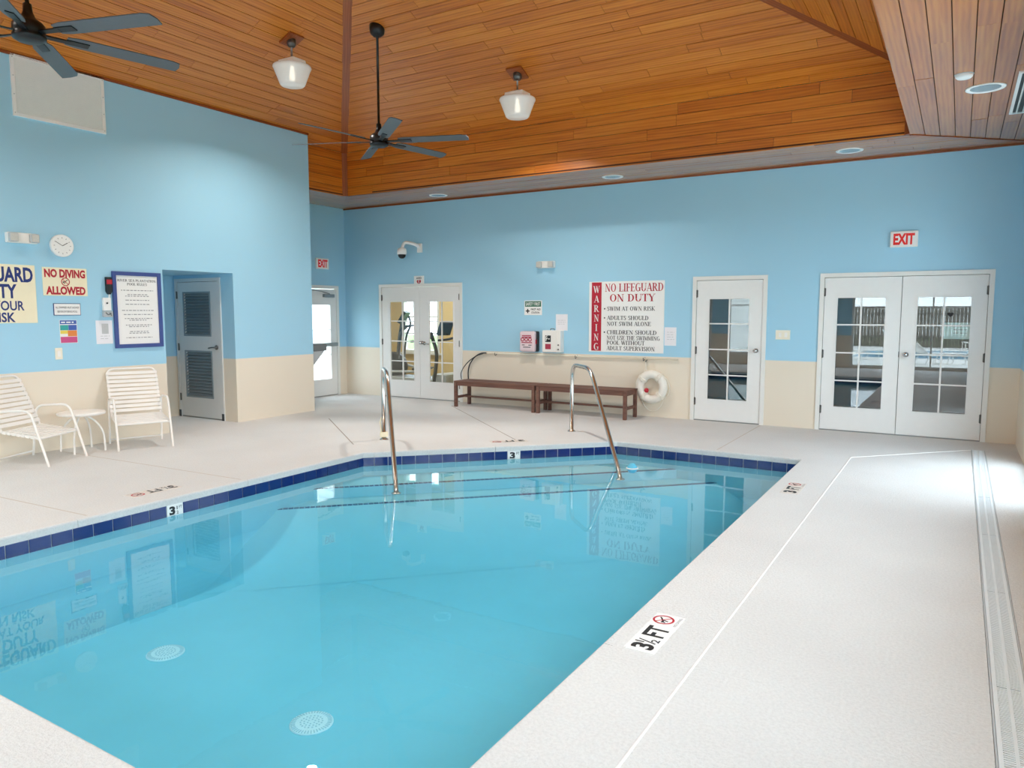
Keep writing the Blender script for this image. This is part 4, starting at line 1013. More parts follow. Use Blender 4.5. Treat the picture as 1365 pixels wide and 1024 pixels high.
# ------------------------------------------------------------------ left wall things
t = onwall('return_air_grille', 'large cream louvred air grille high on the left wall', 'vent', 4.66, 3.98, 'left'); w, h = .50, .32
m = MB(); f = .035
m.box((-w,-.02,-h),(-w+f,0,h)); m.box((w-f,-.02,-h),(w,0,h)); m.box((-w+f,-.02,-h),(w-f,0,-h+f)); m.box((-w+f,-.02,h-f),(w-f,0,h)); m.build('grille_frame', 'board', t)
MB().box((-w+f,-.003,-h+f),(w-f,0,h-f)).build('grille_back', 'vent', t)
k = 26
for i in range(k):
    z = -h+f+(i+.5)*(2*h-2*f)/k
    MB().obox((0,-.010,z),(1,0,0),(0,-.6,.8),(0,-.8,-.6), w-f, .011, .0012).build('grille_slat', 'vent', t)
for sx in (-1,1):
    for sz in (-.9,-.3,.3,.9): MB().lathe([(.006,0),(.006,-.003),(0,-.004)], 8, (sx*(w-f/2),-.02,sz*h), axis='y').build('screw', 'lgrey', t)
t = onwall('wall_clock', 'round white wall clock above the no diving sign', 'clock', 4.575, 2.315, 'left')
MB().lathe([(.125,0),(.125,-.035),(.118,-.042),(.108,-.036)], 40, axis='y').build('clock_case', 'board', t)
disc(0, 0, .110, -.035, 40).build('clock_face', 'paper', t)
strokes([(.095*math.sin(PI*i/6), .095*math.cos(PI*i/6), (.08)*math.sin(PI*i/6), .08*math.cos(PI*i/6)) for i in range(12)], -.0362, .006).build('hour_marks', 'txtgrey', t)
strokes([(0,0,.058,.035)], -.037, .007).build('hour_hand', 'ink', t); strokes([(.0,.0,-.075,.045)], -.038, .005).build('minute_hand', 'ink', t)
t = onwall('lifeguard_sign', 'cream sign in navy capitals cut by the left picture edge', 'sign', 3.765, 1.765, 'left')
MB().rbox((-.515,-.006,-.315),(.515,0,.315),.002).build('sign_board', 'cream', t)
merge(text_mb('NO LIFEGUARD', -.49, .49, .125, .29, -.006, .035), text_mb('ON DUTY', -.32, .32, -.05, .105, -.006, .035), text_mb('SWIM AT YOUR', -.385, .385, -.18, -.075, -.006, .02), text_mb('OWN RISK', -.29, .29, -.305, -.2, -.006, .025)).build('lettering', 'navy', t)
t = onwall('no_diving_sign', 'cream sign with red capitals reading no diving allowed', 'sign', 4.60, 1.912, 'left')
MB().rbox((-.245,-.006,-.158),(.245,0,.158),.002).build('sign_board', 'cream', t)
merge(text_mb('NO DIVING', -.225, .225, .045, .14, -.006, .045), text_mb('ALLOWED', -.215, .22, -.147, -.052, -.006, .045)).build('lettering', 'red', t)
rg, fg = no_dive(0, 0, .048, -.0072); rg.build('prohibition_ring', 'red', t); fg.build('diver_figure', 'ink', t)
t = onwall('shower_notice', 'small white two line notice in a thin dark frame', 'sign', 4.603, 1.600, 'left')
MB().rbox((-.15,-.008,-.068),(.15,0,.068),.002).build('thin_frame', 'navy', t)
MB().box((-.144,-.0095,-.062),(.144,-.007,.062)).build('sheet', 'board', t)
merge(text_mb('ALL SWIMMERS MUST SHOWER', -.13, .13, .010, .032, -.0095), text_mb('BEFORE ENTERING POOL', -.11, .11, -.036, -.014, -.0095)).build('lettering', 'ink', t)
t = onwall('safety_poster', 'small colourful poster in blue, teal, orange and pink bands', 'poster', 4.605, 1.347, 'left')
MB().box((-.097,-.004,-.132),(.097,0,.132)).build('sheet', 'board', t)
for nm, m_, x0, x1, z0, z1 in (('blue_band','p_blue',-.092,.092,.085,.128),('teal_panel','p_teal',-.092,-.002,.015,.075),('blue_panel','p_blue',.0,.092,.015,.075),('yellow_band','p_yellow',-.092,-.01,-.025,.012),('orange_panel','p_orange',-.01,.092,-.055,.012),('pink_panel','p_pink',-.092,.092,-.128,-.06)):
    MB().box((x0,-.0052,z0),(x1,-.0038,z1)).build(nm, m_, t)
print_lines(-.08, .06, .098, .015, -.0054, 5).build('heading_print', 'board', t)
plate(4.482, 1.098, 'left', .04, .066, 'cream socket plate under the colourful poster', 'single')
t = onwall('alarm_handset', 'black and red emergency handset left of the rules frame', 'alarm', 5.09, 1.885, 'left')
m = MB().xzprism([(-.032,.1),(.032,.1),(.032,-.07),(.012,-.105),(-.012,-.105),(-.032,-.07)], -.04, 0); m.build('handset_body', 'black', t)
MB().box((-.033,-.043,.015),(.033,-.038,.07)).build('red_panel', 'red', t)
MB().box((.0,-.012,-.142),(.018,0,-.10)).build('cable_cover', 'board', t)
t = onwall('timer_box', 'white timer box with black knob below the handset', 'control box', 5.05, 1.625, 'left')
MB().rbox((-.042,-.035,-.04),(.052,0,.115),.005).build('box_body', 'board', t); MB().lathe([(.009,0),(.009,-.012),(0,-.014)], 12, (0,-.035,.05), axis='y').build('knob', 'black', t)
m = MB().rbox((-.045,-.05,-.115),(.06,0,-.045),.006); m.build('clear_tray', 'lgrey', t); strokes([(-.03,-.06,.0,-.09),(.0,-.09,.04,-.07),(.02,-.06,.04,-.1)], -.0515, .012).build('tray_contents', 'grey', t)
t = onwall('wall_notice', 'white paper with faint grey print beside the rules frame', 'paper', 5.02, 1.33, 'left')
MB().box((-.10,-.003,-.14),(.10,0,.14)).build('sheet', 'paper', t)
m = MB().box((-.03,-.0042,-.02),(.05,-.0028,.10)); m.build('faint_picture', 'lgrey', t); merge(*[print_lines(-.05,.06,-.05-.03*i,.006,-.003,80+i) for i in range(2)]).build('faint_print', 'lgrey', t)
t = onwall('rules_frame', 'tall white rules board in a navy frame beside the door recess', 'notice board', 5.455, 1.595, 'left'); w, h = .315, .465; f = .047; m = MB()
m.rbox((-w,-.025,-h),(-w+f,0,h),.004); m.rbox((w-f,-.025,-h),(w,0,h),.004); m.rbox((-w+f,-.025,-h),(w-f,0,-h+f),.004); m.rbox((-w+f,-.025,h-f),(w-f,0,h),.004); m.build('frame', 'frameblue', t)
MB().box((-w+f,-.010,-h+f),(w-f,0,h-f)).build('sheet', 'board', t)
merge(serif_mb('RIVER SEA PLANTATION', -.25, .25, .345, .375, -.010), serif_mb('POOL RULES', -.13, .13, .300, .330, -.010)).build('heading', 'ink', t)
m = MB(); rows = [(.235,.21),(.185,.13),(.165,.16),(.115,.16),(.065,.16),(-.01,.21),(-.06,.19),(-.11,.18),(-.13,.12),(-.19,.17),(-.21,.13),(-.27,.12),(-.29,.13),(-.345,.17)]
for i, (z, hwid) in enumerate(rows): m = merge(m, print_lines(-hwid, hwid, z, .009, -.010, 100+i, word=(.012,.045)))
m.build('fine_print', 'txtgrey', t)
# drinking fountain on the far side of the left wall's end
t = thing('drinking_fountain', 'dark grey drinking fountain peeking out behind the left wall', 'fountain', (-9.155, YC, .05), PI)
MB().rbox((-.21,-.50,.88),(.21,0,1.00),.03).build('basin', 'grey', t)
m = MB(); m.add([(-.20,-.44,.88),(.20,-.44,.88),(.16,0,.88),(-.16,0,.88),(-.12,-.10,.48),(.12,-.10,.48),(.12,0,.48),(-.12,0,.48)], [(0,1,2,3),(7,6,5,4),(0,4,5,1),(1,5,6,2),(2,6,7,3),(3,7,4,0)]); m.build('apron_body', 'lgrey', t)
MB().tube(arc([(.08,-.08,1.0),(.08,-.08,1.06),(.08,-.14,1.07)], .03, 4), .010, 8).build('spout', 'steel', t)

# ------------------------------------------------------------------ vinyl strap chairs and the side table
def strap_chair(label):
    t = thing('patio_chair', label, 'chair', (0,0,0), 0, 'white strap patio chairs')          # front towards -y
    w = .285; r = .0125
    for s in (-1, 1):
        MB().tube(arc([(s*w,-.34,0),(s*w,-.165,.575),(s*w,.22,.555),(s*w,.29,0)], .09, 6), r, 10).build('side_frame', 'pvc', t)
        MB().tube([(s*w,-.252,.29),(s*(w-.02),-.25,.29)], r, 8).build('seat_bracket', 'pvc', t)
    sw = w-.02
    sr, sf = (.17,.345), (-.25,.29)
    seat = MB().tube(arc([(-sw,sr[0],sr[1]),(-sw,sf[0],sf[1]),(sw,sf[0],sf[1]),(sw,sr[0],sr[1])], .04, 5), r, 10); seat.build('seat_frame', 'pvc', t)
    bt, bb = (.41,.885), (.17,.335)
    MB().tube(arc([(-sw,bb[0],bb[1]),(-sw,bt[0],bt[1]),(sw,bt[0],bt[1]),(sw,bb[0],bb[1])], .08, 6), r, 10).build('back_frame', 'pvc', t)
    MB().tube([(-w,.285,.05),(w,.285,.05)], .010, 8).build('rear_stretcher', 'pvc', t)
    d = Vector((0, bt[0]-bb[0], bt[1]-bb[1])).normalized(); nn = Vector((0, d.z, -d.y))
    for i in range(10):
        c = Vector((0, bb[0], bb[1])) + d*(.07+i*.052)
        m = MB().obox(c-nn*.012, (1,0,0), d, nn, sw+.012, .0185, .0022); m.obox(c+Vector((sw,0,0)), (1,0,0), d, nn, .0145, .0185, .0145); m.obox(c-Vector((sw,0,0)), (1,0,0), d, nn, .0145, .0185, .0145)
        m.build('back_strap', 'pvc', t)
    d = Vector((0,sf[0]-sr[0],sf[1]-sr[1])).normalized(); nn = Vector((0, d.z, -d.y))
    for i in range(8):
        c = Vector((0,sr[0],sr[1])) + d*(.03+i*.052)
        m = MB().obox(c+nn*.013, (1,0,0), d, nn, sw+.012, .0185, .0022); m.obox(c+Vector((sw,0,0)), (1,0,0), d, nn, .0145, .0185, .0145); m.obox(c-Vector((sw,0,0)), (1,0,0), d, nn, .0145, .0185, .0145)
        m.build('seat_strap', 'pvc', t)
    return t
ch = strap_chair('white strap patio chair beside the door recess')
def face(dx, dy): return math.atan2(dx, -dy)          # rotation so that local -y points along (dx, dy)
ch.location = (-8.25, 5.10, 0); ch.rotation_euler = (0,0,face(.925,-.38))
dup(ch, (-8.27, 3.97, 0), face(.905,.43), 'white strap patio chair cut by the left picture edge')
t = thing('side_table', 'low round white side table between the patio chairs', 'table', (-8.44, 4.53, 0))
MB().lathe([(0,.415),(.225,.415),(.24,.42),(.245,.435),(.24,.447),(.225,.45),(0,.452)], 40).build('table_top', 'pvc', t)
for i in range(4):
    a = PI/4*.9+i*PI/2; c, s = math.cos(a), math.sin(a)
    MB().tube(arc([(.05*c,.05*s,.405),(.15*c,.15*s,.34),(.225*c,.225*s,.22),(.235*c,.235*s,0)], .1, 5), .0115, 8).build('leg', 'pvc', t)

# ------------------------------------------------------------------ ceiling fans
def zroof(x, y):
    return ZF + PITCHV*min(x-FX0, FX1-x, y-FY0, FY1-y)
def ceiling_fan(x, y, zh, a0, label):
    t = thing('ceiling_fan', label, 'ceiling fan', (x, y, zh), 0, 'dark six blade ceiling fans'); top = zroof(x, y)-zh
    MB().lathe([(.05,top-.10),(.085,top-.07),(.095,top-.02),(.095,top+.05)], 24).build('canopy', 'fan', t)
    MB().tube([(0,0,.16),(0,0,top-.05)], .0155, 12).build('downrod', 'fan', t)
    MB().lathe([(.0,-.075),(.085,-.072),(.115,-.055),(.12,-.03),(.105,-.02),(.115,.0),(.115,.05),(.095,.075),(.055,.10),(.035,.15),(.03,.21),(0,.215)], 28).build('motor_housing', 'fan', t)
    for i in range(6):
        a = math.radians(a0+60*i); c, s = math.cos(a), math.sin(a); tl = math.radians(-13)
        X = Vector((c,s,0)); Y = Vector((-s,c,0))*math.cos(tl)+Vector((0,0,math.sin(tl))); Z = X.cross(Y)
        out = [(.26,-.055),(.34,-.072),(1.08,-.078),(1.14,-.060),(1.16,.0),(1.15,.070),(.34,.072),(.26,.055)]
        m = MB(); k = len(out); v = [X*u+Y*w_+Z*d for d in (-.004,.004) for u, w_ in out]
        m.add(v, [list(range(k))[::-1], [k+j for j in range(k)]]+[(j,(j+1)%k,k+(j+1)%k,k+j) for j in range(k)])
        b = m.build('fan_blade', 'blade', t)
        m = MB().obox(X*.19+Vector((0,0,-.008)), X, Y, Z, .10, .022, .006); m.obox(X*.34-Z*.008, X, Y, Z, .085, .03, .004); m.build('blade_iron', 'fan', b)
ceiling_fan(-6.39, 7.30, 3.72, 21, 'dark ceiling fan on a long rod in front of the ceiling corner')
ceiling_fan(-6.34, 3.17, 3.75, 18, 'dark ceiling fan at the top left, cut by the picture edge')
# ------------------------------------------------------------------ pendant lamps
def pendant(x, y, label, nrm):
    t = thing('pendant_lamp', label, 'pendant lamp', (x, y, zroof(x, y)), 0, 'prismatic glass pendant lamps')
    N = Vector(nrm).normalized(); A = N.orthogonal().normalized(); A = Vector((1,0,0)) if abs(N.x) < .1 else Vector((0,1,0)); B = N.cross(A)
    MB().obox(N*.012, A, B, N, .11, .11, .014).build('mounting_block', 'trimwood', t)
    MB().lathe([(.0,-.105),(.04,-.095),(.055,-.06),(.055,.0)], 20).build('canopy', 'hinge', t)
    MB().tube([(0,0,-.09),(0,0,-.22)], .012, 8).build('stem', 'alu', t)
    m = MB(); h0, h1, h2 = -.21, -.255, -.33
    m.add([(0,0,h0),(-.13,-.10,h1),(.13,-.10,h1),(.13,.10,h1),(-.13,.10,h1),(-.14,-.11,h2),(.14,-.11,h2),(.14,.11,h2),(-.14,.11,h2)], [(0,1,2),(0,2,3),(0,3,4),(0,4,1),(1,5,6,2),(2,6,7,3),(3,7,8,4),(4,8,5,1),(8,7,6,5)]); m.build('ballast_box', 'board', t)
    prof = [(.15,-.315),(.225,-.325),(.232,-.345),(.218,-.37),(.195,-.43),(.165,-.51),(.15,-.55),(.135,-.565),(0,-.568)]
    m = MB(); n_ = 72; kk = len(m.v)
    for r_, z in prof:
        for j in range(n_):
            q = 2*PI*j/n_; rr_ = r_*(1+(.012 if j % 2 else -.012)*(r_ > .14)); m.v.append((rr_*math.cos(q), rr_*math.sin(q), z))
    for i in range(len(prof)-1):
        for j in range(n_):
            j2 = (j+1) % n_; m.f.append([i*n_+j, i*n_+j2, (i+1)*n_+j2, (i+1)*n_+j]); m.sm.append(True)
    m.build('glass_shade', 'shade', t)
    MB().lathe([(0,-.50),(.03,-.49),(.04,-.45),(.03,-.40),(.02,-.35),(.02,-.33)], 16).build('bulb', 'bulb', t)
    l = bpy.data.lights.new('pendant_glow', 'AREA'); l.shape = 'DISK'; l.size = .16; l.energy = 6.5; l.color = (1,.95,.88); l.spread = math.radians(140)
    o = bpy.data.objects.new('pendant_glow', l); COL.objects.link(o); o.parent = t; o.location = (0,0,-.572)
pendant(-7.26, 6.70, 'prismatic glass pendant lamp left of the ceiling corner', (PITCHV,0,-1))
pendant(-5.01, 8.40, 'prismatic glass pendant lamp right of the near fan rod', (0,-PITCHV,-1))
pendant(-2.28, 4.00, 'added prismatic glass pendant lamp, out of view overhead on the right slope', (-PITCHV,0,-1))  # this and the next two: unseen lamps added to brighten the room
pendant(-7.26, 2.00, 'added prismatic glass pendant lamp, out of view on the left slope, behind the cut off fan', (PITCHV,0,-1))
pendant(-4.77, .40, 'added prismatic glass pendant lamp, out of view on the rear slope', (0,PITCHV,-1))
# ------------------------------------------------------------------ recessed cans, detector, supply vent
def can_light(x, y, label):
    t = thing('recessed_light', label, 'downlight', (x, y, ZS), 0, 'recessed soffit lights')
    MB().lathe([(.115,-.002),(.135,-.010),(.152,-.008),(.155,.0)], 36).build('trim_ring', 'board', t)
    m = MB().lathe([(.117,-.004),(.105,-.0035),(0,-.003)], 36); m.build('reflector', 'reflector', t)
can_light(-7.55, 10.08, 'recessed light in the far soffit above the gym doors')
can_light(-4.38, 10.02, 'recessed light in the far soffit above the warning sign')
can_light(-1.24, 9.90, 'recessed light in the far soffit near the exit sign')
can_light(.09, 7.79, 'large looking recessed light in the right soffit')
t = thing('smoke_detector', 'small white round detector on the right soffit', 'smoke detector', (-.07, 7.27, ZS))
MB().lathe([(.0,-.035),(.05,-.034),(.062,-.022),(.065,0)], 28).build('detector_body', 'board', t); MB().lathe([(.066,-.004),(.07,-.003),(.07,0)], 28).build('detector_base', 'lgrey', t)
t = thing('supply_vent', 'white slotted air vent in the right soffit, cut by the picture edge', 'vent', (.44, 8.15, ZS)); w, h = .13, .74; m = MB(); f = .025
m.box((-w,-h,-.015),(-w+f,h,0)); m.box((w-f,-h,-.015),(w,h,0)); m.box((-w+f,-h,-.015),(w-f,-h+f,0)); m.box((-w+f,h-f,-.015),(w-f,h,0)); m.build('vent_frame', 'board', t)
MB().box((-w+f,-h+f,-.004),(w-f,h-f,-.001)).build('vent_back', 'duct', t)
for i in range(4):
    x = -w+f+(i+.5)*(2*w-2*f)/4; MB().obox((x+.008,0,-.010),(.6,0,.8),(0,1,0),(-.8,0,.6), .012, h-f, .003).build('vent_blade', 'board', t)
# ------------------------------------------------------------------ the gym behind the double doors
GX0, GX1, GY0, GY1, GH = -12.6, -6.75, YB+0.15, 13.7, 2.75
GW = (-11.35, -10.25, .62, 2.3); GW2 = (-9.55, -8.45, .62, 2.3)
mb = MB(); holes_boxes(mb, GX0, GX1, 0, GH, [GW, GW2], lambda a,b,z,w: mb.box((a,GY1,z),(b,GY1+.15,w)))
mb.box((GX0-.15,GY0,0),(GX0,GY1+.15,GH)); mb.box((GX1,GY0,0),(GX1+.15,GY1+.15,GH)); 
wgo = struct('wall_gym_outside', MB().box((GX0-.15,GY0-.15,0),(XA-.15,GY0,GH)), 'siding', 'outside wall of the gym next to the alcove exit', 'wall')
struct('wall_gym', mb, 'yellow', 'warm yellow walls of the gym behind the double doors', 'wall')
struct('floor_gym', MB().box((GX0-.1,GY0-.01,-.1),(GX1+.1,GY1+.1,0)), 'gymfloor', 'grey carpet floor of the gym', 'floor')
struct('ceiling_gym', MB().box((GX0-.1,GY0,GH),(GX1+.1,GY1+.15,GH+.1)), 'board', 'white ceiling of the gym', 'ceiling')
def gym_window(nm, W_, label):
    t = thing(nm, label, 'window', (0,0,0), 0, kind='structure'); a, b, z0, z1 = W_; y = GY1; m = MB(); f = .06
    m.box((a,y-.03,z0),(a+f,y+.1,z1)); m.box((b-f,y-.03,z0),(b,y+.1,z1)); m.box((a+f,y-.03,z0),(b-f,y+.1,z0+f)); m.box((a+f,y-.03,z1-f),(b-f,y+.1,z1)); m.box((a-.06,y-.07,z0-.04),(b+.06,y,z0)); m.build('window_frame', 'jamb', t)
    for i in range(2):
        for j in range(4):
            x0 = a+f+i*(b-a-2*f)/2; w0 = z0+f+j*(z1-z0-2*f)/4
            MB().box((x0+.012,y+.03,w0+.012),(x0+(b-a-2*f)/2-.012,y+.036,w0+(z1-z0-2*f)/4-.012)).build('pane', 'wglass', t)
    MB().box(((a+b)/2-.02,y+.01,z0+f),((a+b)/2+.02,y+.055,z1-f)).build('muntin', 'jamb', t)
    for j in (1,2,3):
        z = z0+f+j*(z1-z0-2*f)/4; MB().box((a+f,y+.012,z-.016),(b-f,y+.052,z+.016)).build('muntin', 'jamb', t)
    portal('daylight_portal', ((a+b)/2, y+.16, (z0+z1)/2), (-PI/2, 0, 0), b-a, z1-z0)
gym_window('window_8', GW, 'bright grid window of the gym, left one'); gym_window('window_9', GW2, 'bright grid window of the gym, right one')
t = thing('added_gym_light', 'flat panel light added on the gym ceiling as fill', 'added fill light', (-9.6, 12.2, GH))  # panel and its area light are added to brighten the gym
m = MB(); m.box((-.62,-.32,-.03),(-.58,.32,0)); m.box((.58,-.32,-.03),(.62,.32,0)); m.box((-.58,-.32,-.03),(.58,-.28,0)); m.box((-.58,.28,-.03),(.58,.32,0)); m.build('panel_frame', 'board', t)
MB().box((-.58,-.28,-.02),(.58,.28,-.01)).build('diffuser', 'bulb', t)
l = bpy.data.lights.new('gym_fill_light', 'AREA'); l.shape = 'RECTANGLE'; l.size = 1.1; l.size_y = .5; l.energy = 9; l.color = (1,.95,.86)
o = bpy.data.objects.new('gym_fill_light', l); COL.objects.link(o); o.parent = t; o.location = (0,0,-.035)
# elliptical trainer
t = thing('elliptical_trainer', 'dark elliptical trainer behind the left gym door', 'exercise machine', (-10.55, 12.75, 0), math.radians(25))
MB().lathe([(.0,-.09),(.30,-.09),(.33,-.06),(.33,.06),(.30,.09),(0,.09)], 32, (-.25,0,.36), axis='y').build('flywheel_cover', 'dark', t)
m = MB().rbox((-.55,-.28,0),(-.45,.28,.07),.01); m.rbox((.75,-.28,0),(.85,.28,.07),.01); m.rbox((-.5,-.05,.05),(.8,.05,.11),.01); m.build('base_frame', 'grey', t)
MB().tube(arc([(-.15,0,.3),(-.1,0,.9),(-.02,0,1.35)], .2, 4), .045, 12).build('mast', 'grey', t)
m = MB(); m.obox((.02,0,1.45), (.5,0,.86), (0,1,0), (-.86,0,.5), .14, .22, .035); m.build('console', 'black', t)
for s in (-1, 1):
    m = MB().tube(arc([(-.05,s*.24,.55),(.0,s*.26,1.05),(.12,s*.27,1.3),(.05,s*.26,1.5)], .12, 4), .022, 10); m.build('moving_handle', 'dark', t)
    m = MB().tube([(-.25,s*.16,.36+s*.1),(.55,s*.16,.26)], .028, 10); m.build('pedal_arm', 'lgrey', t)
    MB().rbox((.25,s*.2-.075,.30),(.62,s*.2+.075,.345),.012).build('pedal', 'black', t)
    MB().tube([(-.05,s*.1,1.15),(.05,s*.2,1.25),(.22,s*.2,1.28)], .02, 8).build('fixed_handle', 'black', t)
# treadmill
t = thing('treadmill', 'dark treadmill behind the right gym door', 'exercise machine', (-9.05, 11.6, 0), math.radians(-8))
MB().rbox((-.85,-.36,.10),(.85,.36,.27),.02).build('deck', 'dark', t)
for sx in (-.7,.8): MB().rbox((sx-.05,-.34,0),(sx+.05,.34,.12),.01).build('foot', 'black', t)
MB().rbox((-.84,-.37,.22),(.6,-.30,.285),.01).build('side_rail', 'lgrey', t); MB().box((-.75,-.25,.27),(.55,.25,.276)).build('running_belt', 'black', t)
MB().rbox((.55,-.38,.10),(.95,.38,.40),.06).build('motor_cover', 'lgrey', t)
for s in (-1, 1):
    MB().tube(arc([(.62,s*.38,.15),(.72,s*.38,.8),(.55,s*.38,1.18)], .15, 5), .035, 10).build('upright', 'dark', t)
    MB().tube(arc([(.6,s*.38,1.1),(.25,s*.38,1.02),(.0,s*.38,1.0)], .1, 4), .024, 10).build('handrail_bar', 'black', t)
m = MB(); m.obox((.56,0,1.25), (.4,0,.92), (0,1,0), (-.92,0,.4), .13, .16, .03); m.build('console', 'black', t)
m = MB(); m.obox((.515,0,1.27), (.4,0,.92), (0,1,0), (-.92,0,.4), .08, .11, .004); m.build('screen', 'grey', t)
t = thing('exercise_ball', 'grey exercise ball on the gym floor', 'ball', (-7.4, 13.2, 0)); prof = [(.3*math.sin(PI*i/16), .3-.3*math.cos(PI*i/16)) for i in range(17)]
MB().lathe(prof, 28).build('ball_skin', 'grey', t); MB().lathe([(.012,.598),(.012,.604),(0,.604)], 8).build('valve_plug', 'lgrey', t)

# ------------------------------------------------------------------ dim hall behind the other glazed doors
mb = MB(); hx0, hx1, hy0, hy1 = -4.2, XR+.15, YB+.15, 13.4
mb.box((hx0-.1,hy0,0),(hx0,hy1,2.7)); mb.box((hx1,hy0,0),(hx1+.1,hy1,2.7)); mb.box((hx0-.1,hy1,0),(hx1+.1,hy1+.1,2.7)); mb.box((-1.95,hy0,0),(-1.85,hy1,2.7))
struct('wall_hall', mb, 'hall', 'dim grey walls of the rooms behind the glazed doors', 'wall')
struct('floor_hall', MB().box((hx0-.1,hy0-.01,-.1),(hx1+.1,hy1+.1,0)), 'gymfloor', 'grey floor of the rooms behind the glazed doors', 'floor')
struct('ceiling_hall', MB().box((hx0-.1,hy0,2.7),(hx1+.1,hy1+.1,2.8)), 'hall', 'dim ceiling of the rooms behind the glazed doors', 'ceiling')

# ------------------------------------------------------------------ outdoors: terrace, second pool, fence, house, trees (seen in the door glass)
mm = MB(); holes_boxes(mm, -45, 40, -40, 45, [(XA-.2, XR+.1, YR-.1, YB+.1)], lambda a,b,z,w: mm.box((a,z,-.30),(b,w,-.20)))
struct('ground_lawn', mm, 'grass', 'lawn around the building', 'ground')
m = MB(); OP = (-3.2, 3.4, -13.5, -7.6)
holes = [(OP[0], OP[1], OP[2], OP[3])]; mm = MB(); holes_boxes(mm, -11.0, 9.0, -17.0, YR-.15, holes, lambda a,b,z,w: mm.box((a,z,-.2),(b,w,-.02)))
mm.box((XR+.15, YR-.15, -.2), (9.0, 14, -.02)); mm.box((-14.5, 6.0, -.2), (XA-.15, YB, -.02))
struct('terrace', mm, 'concrete', 'pale concrete terrace outside the windows', 'pavement')
t = thing('outdoor_pool', 'blue outdoor pool reflected in the right double door', 'pool', ((OP[0]+OP[1])/2, (OP[2]+OP[3])/2, 0)); a, b = (OP[1]-OP[0])/2, (OP[3]-OP[2])/2
MB().box((-a,-b,-.19),(a,b,-.07)).build('water', 'opool', t); m = MB(); m.box((-a-.2,-b-.2,-.03),(-a,b+.2,.0)); m.box((a,-b-.2,-.03),(a+.2,b+.2,.0)); m.box((-a,-b-.2,-.03),(a,-b,.0)); m.box((-a,b,-.03),(a,b+.2,.0)); m.build('coping', 'coping', t)
t = thing('wooden_fence', 'grey board fence behind the outdoor pool', 'fence', (-1, -17.0, 0))
bm_ = MB().rbox((-.066,-.012,0),(.066,.012,1.85),.006).mesh('fence_board', M['fence'])
for i in range(130):
    o = bpy.data.objects.new('fence_board', bm_); COL.objects.link(o); o.parent = t; o.location = (-10+i*.142, 0, -.02)
for z in (.4, 1.45): MB().box((-10.1,.012,z),(8.6,.06,z+.09)).build('fence_rail', 'fence', t)
def lounger(x, y, rz, label):
    t = thing('sun_lounger', label, 'sun lounger', (x, y, -.02), rz, 'white loungers on the terrace')
    m = MB()
    for s in (-.3, .3): m.tube([(s,-.9,.32),(s,.35,.32),(s,.95,.85)], .018, 8); m.tube(arc([(s,-.75,.32),(s,-.78,0),(s,-.2,0),(s,-.3,.32)], .08, 3), .016, 8); m.tube([(s,.45,0),(s,.3,.32)], .016, 8)
    m.build('frame', 'pvc', t); m = MB()
    for i in range(22): m.obox((0,-.85+i*.055,.335),(1,0,0),(0,1,0),(0,0,1),.3,.02,.003)
    for i in range(13): m.obox((0,.38+i*.043,.36+i*.038),(1,0,0),(0,.75,.66),(0,-.66,.75),.3,.02,.003)
    m.build('straps', 'pvc', t)
lounger(-2.9,-6.2,1.2,'white strap lounger on terrace, left of the outdoor pool steps'); lounger(-.6,-4.9,1.0,'white strap lounger on terrace, second from left'); lounger(1.6,-6.3,-1.1,'white strap lounger on terrace, right of the middle')
lounger(-2.2,-14.6,.3,'white strap lounger behind the outdoor pool, left'); lounger(.6,-14.8,-.2,'white strap lounger behind the outdoor pool, right')
t = thing('neighbour_house', 'white sided house beyond the terrace, seen in the single door glass', 'house', (-10.5, -12.0, 0))
MB().box((-4,-4,-.2),(4,4,5.2)).build('house_core', 'siding', t)
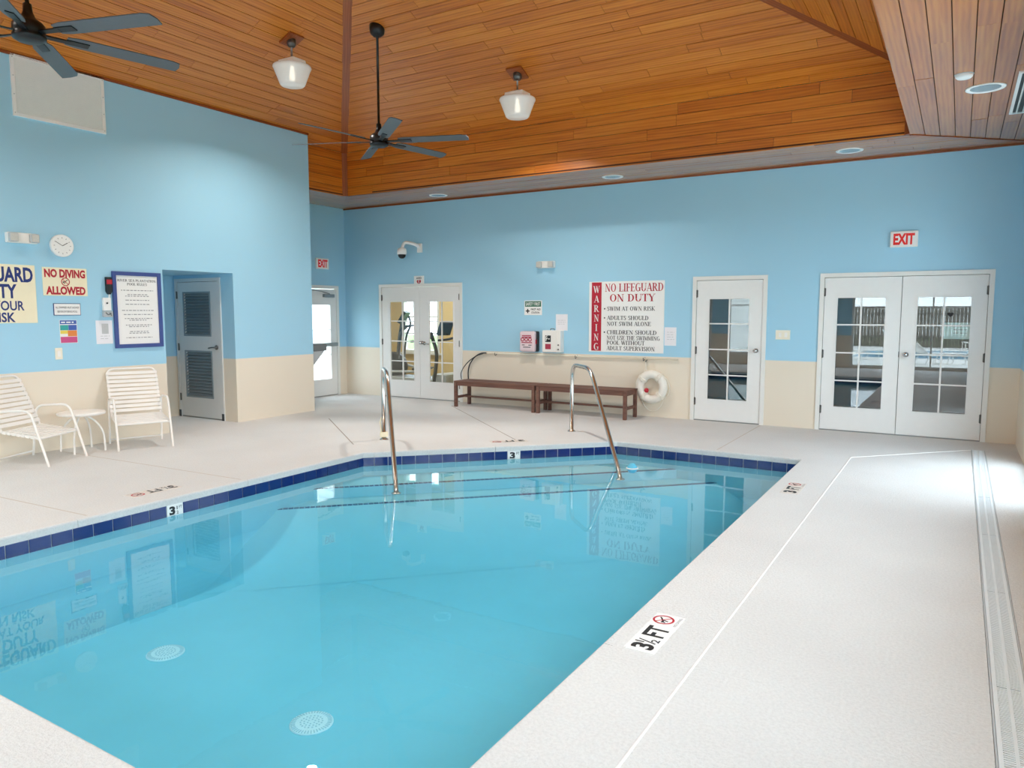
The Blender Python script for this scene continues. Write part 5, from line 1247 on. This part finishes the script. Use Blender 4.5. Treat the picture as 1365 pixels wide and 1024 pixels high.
for k in range(26):
    MB().box((-3.99,4.0,.0+k*.2),(3.99,4.03,.19+k*.2)).build('siding_board', 'siding', t)
m = MB(); m.add([(-4.4,-4.4,5.2),(4.4,-4.4,5.2),(4.4,4.4,5.2),(-4.4,4.4,5.2),(-4.4,0,7.2),(4.4,0,7.2)], [(0,1,5,4),(2,3,4,5),(1,2,5),(3,0,4),(3,2,1,0)]); m.build('house_roof', 'grey', t)
for x in (-2.0, 1.6): MB().box((x-.5,4.03,1.0),(x+.5,4.06,2.5)).build('house_window', 'dark', t)
def tree(x, y, h, label, seed):
    r = random.Random(seed); t = thing('tree', label, 'tree', (x, y, -.2), 0, 'trees behind the fence')
    MB().tube([(0,0,0),(.1,.05,h*.35),(0,.1,h*.7)], [.22,.16,.06], 9).build('trunk', 'bark', t); m = MB()
    for i in range(1500):
        d = Vector((r.gauss(0,1),r.gauss(0,1),r.gauss(0,1))).normalized()*r.uniform(.35,1); c = Vector((d.x*h*.34,d.y*h*.34,h*.66+d.z*h*.36))
        A = Vector((r.gauss(0,1),r.gauss(0,1),r.gauss(0,1))).normalized(); B = A.orthogonal().normalized(); s = r.uniform(.10,.22)
        m.add([c-A*s, c+B*s*.6, c+A*s, c-B*s*.6], [(0,1,2,3)])
    m.build('crown', 'leaf', t)['kind'] = 'stuff'
for i, (x, y, h, lb) in enumerate([(-8.5,-21.5,7,'leftmost tree behind the fence'),(-2.4,-22,8,'tall tree behind the middle of the fence'),(3.4,-21.2,6.5,'tree right of the tall one behind the fence'),(9.4,-22.5,8,'rightmost tree behind the fence')]): tree(x, y, h, lb, 50+i)
# white sided wing outside the alcove exit door
for k in range(16):
    m = MB(); z = k*.17; x0, x1, y = -12.7, XA-.16, GY0-.15
    m.add([(x0,y-.04,z),(x1,y-.04,z),(x1,y,z),(x0,y,z),(x0,y-.012,z+.17),(x1,y-.012,z+.17),(x1,y,z+.17),(x0,y,z+.17)], [(3,2,1,0),(4,5,6,7),(0,1,5,4),(1,2,6,5),(2,3,7,6),(3,0,4,7)]); m.build('siding_board', 'siding', wgo)
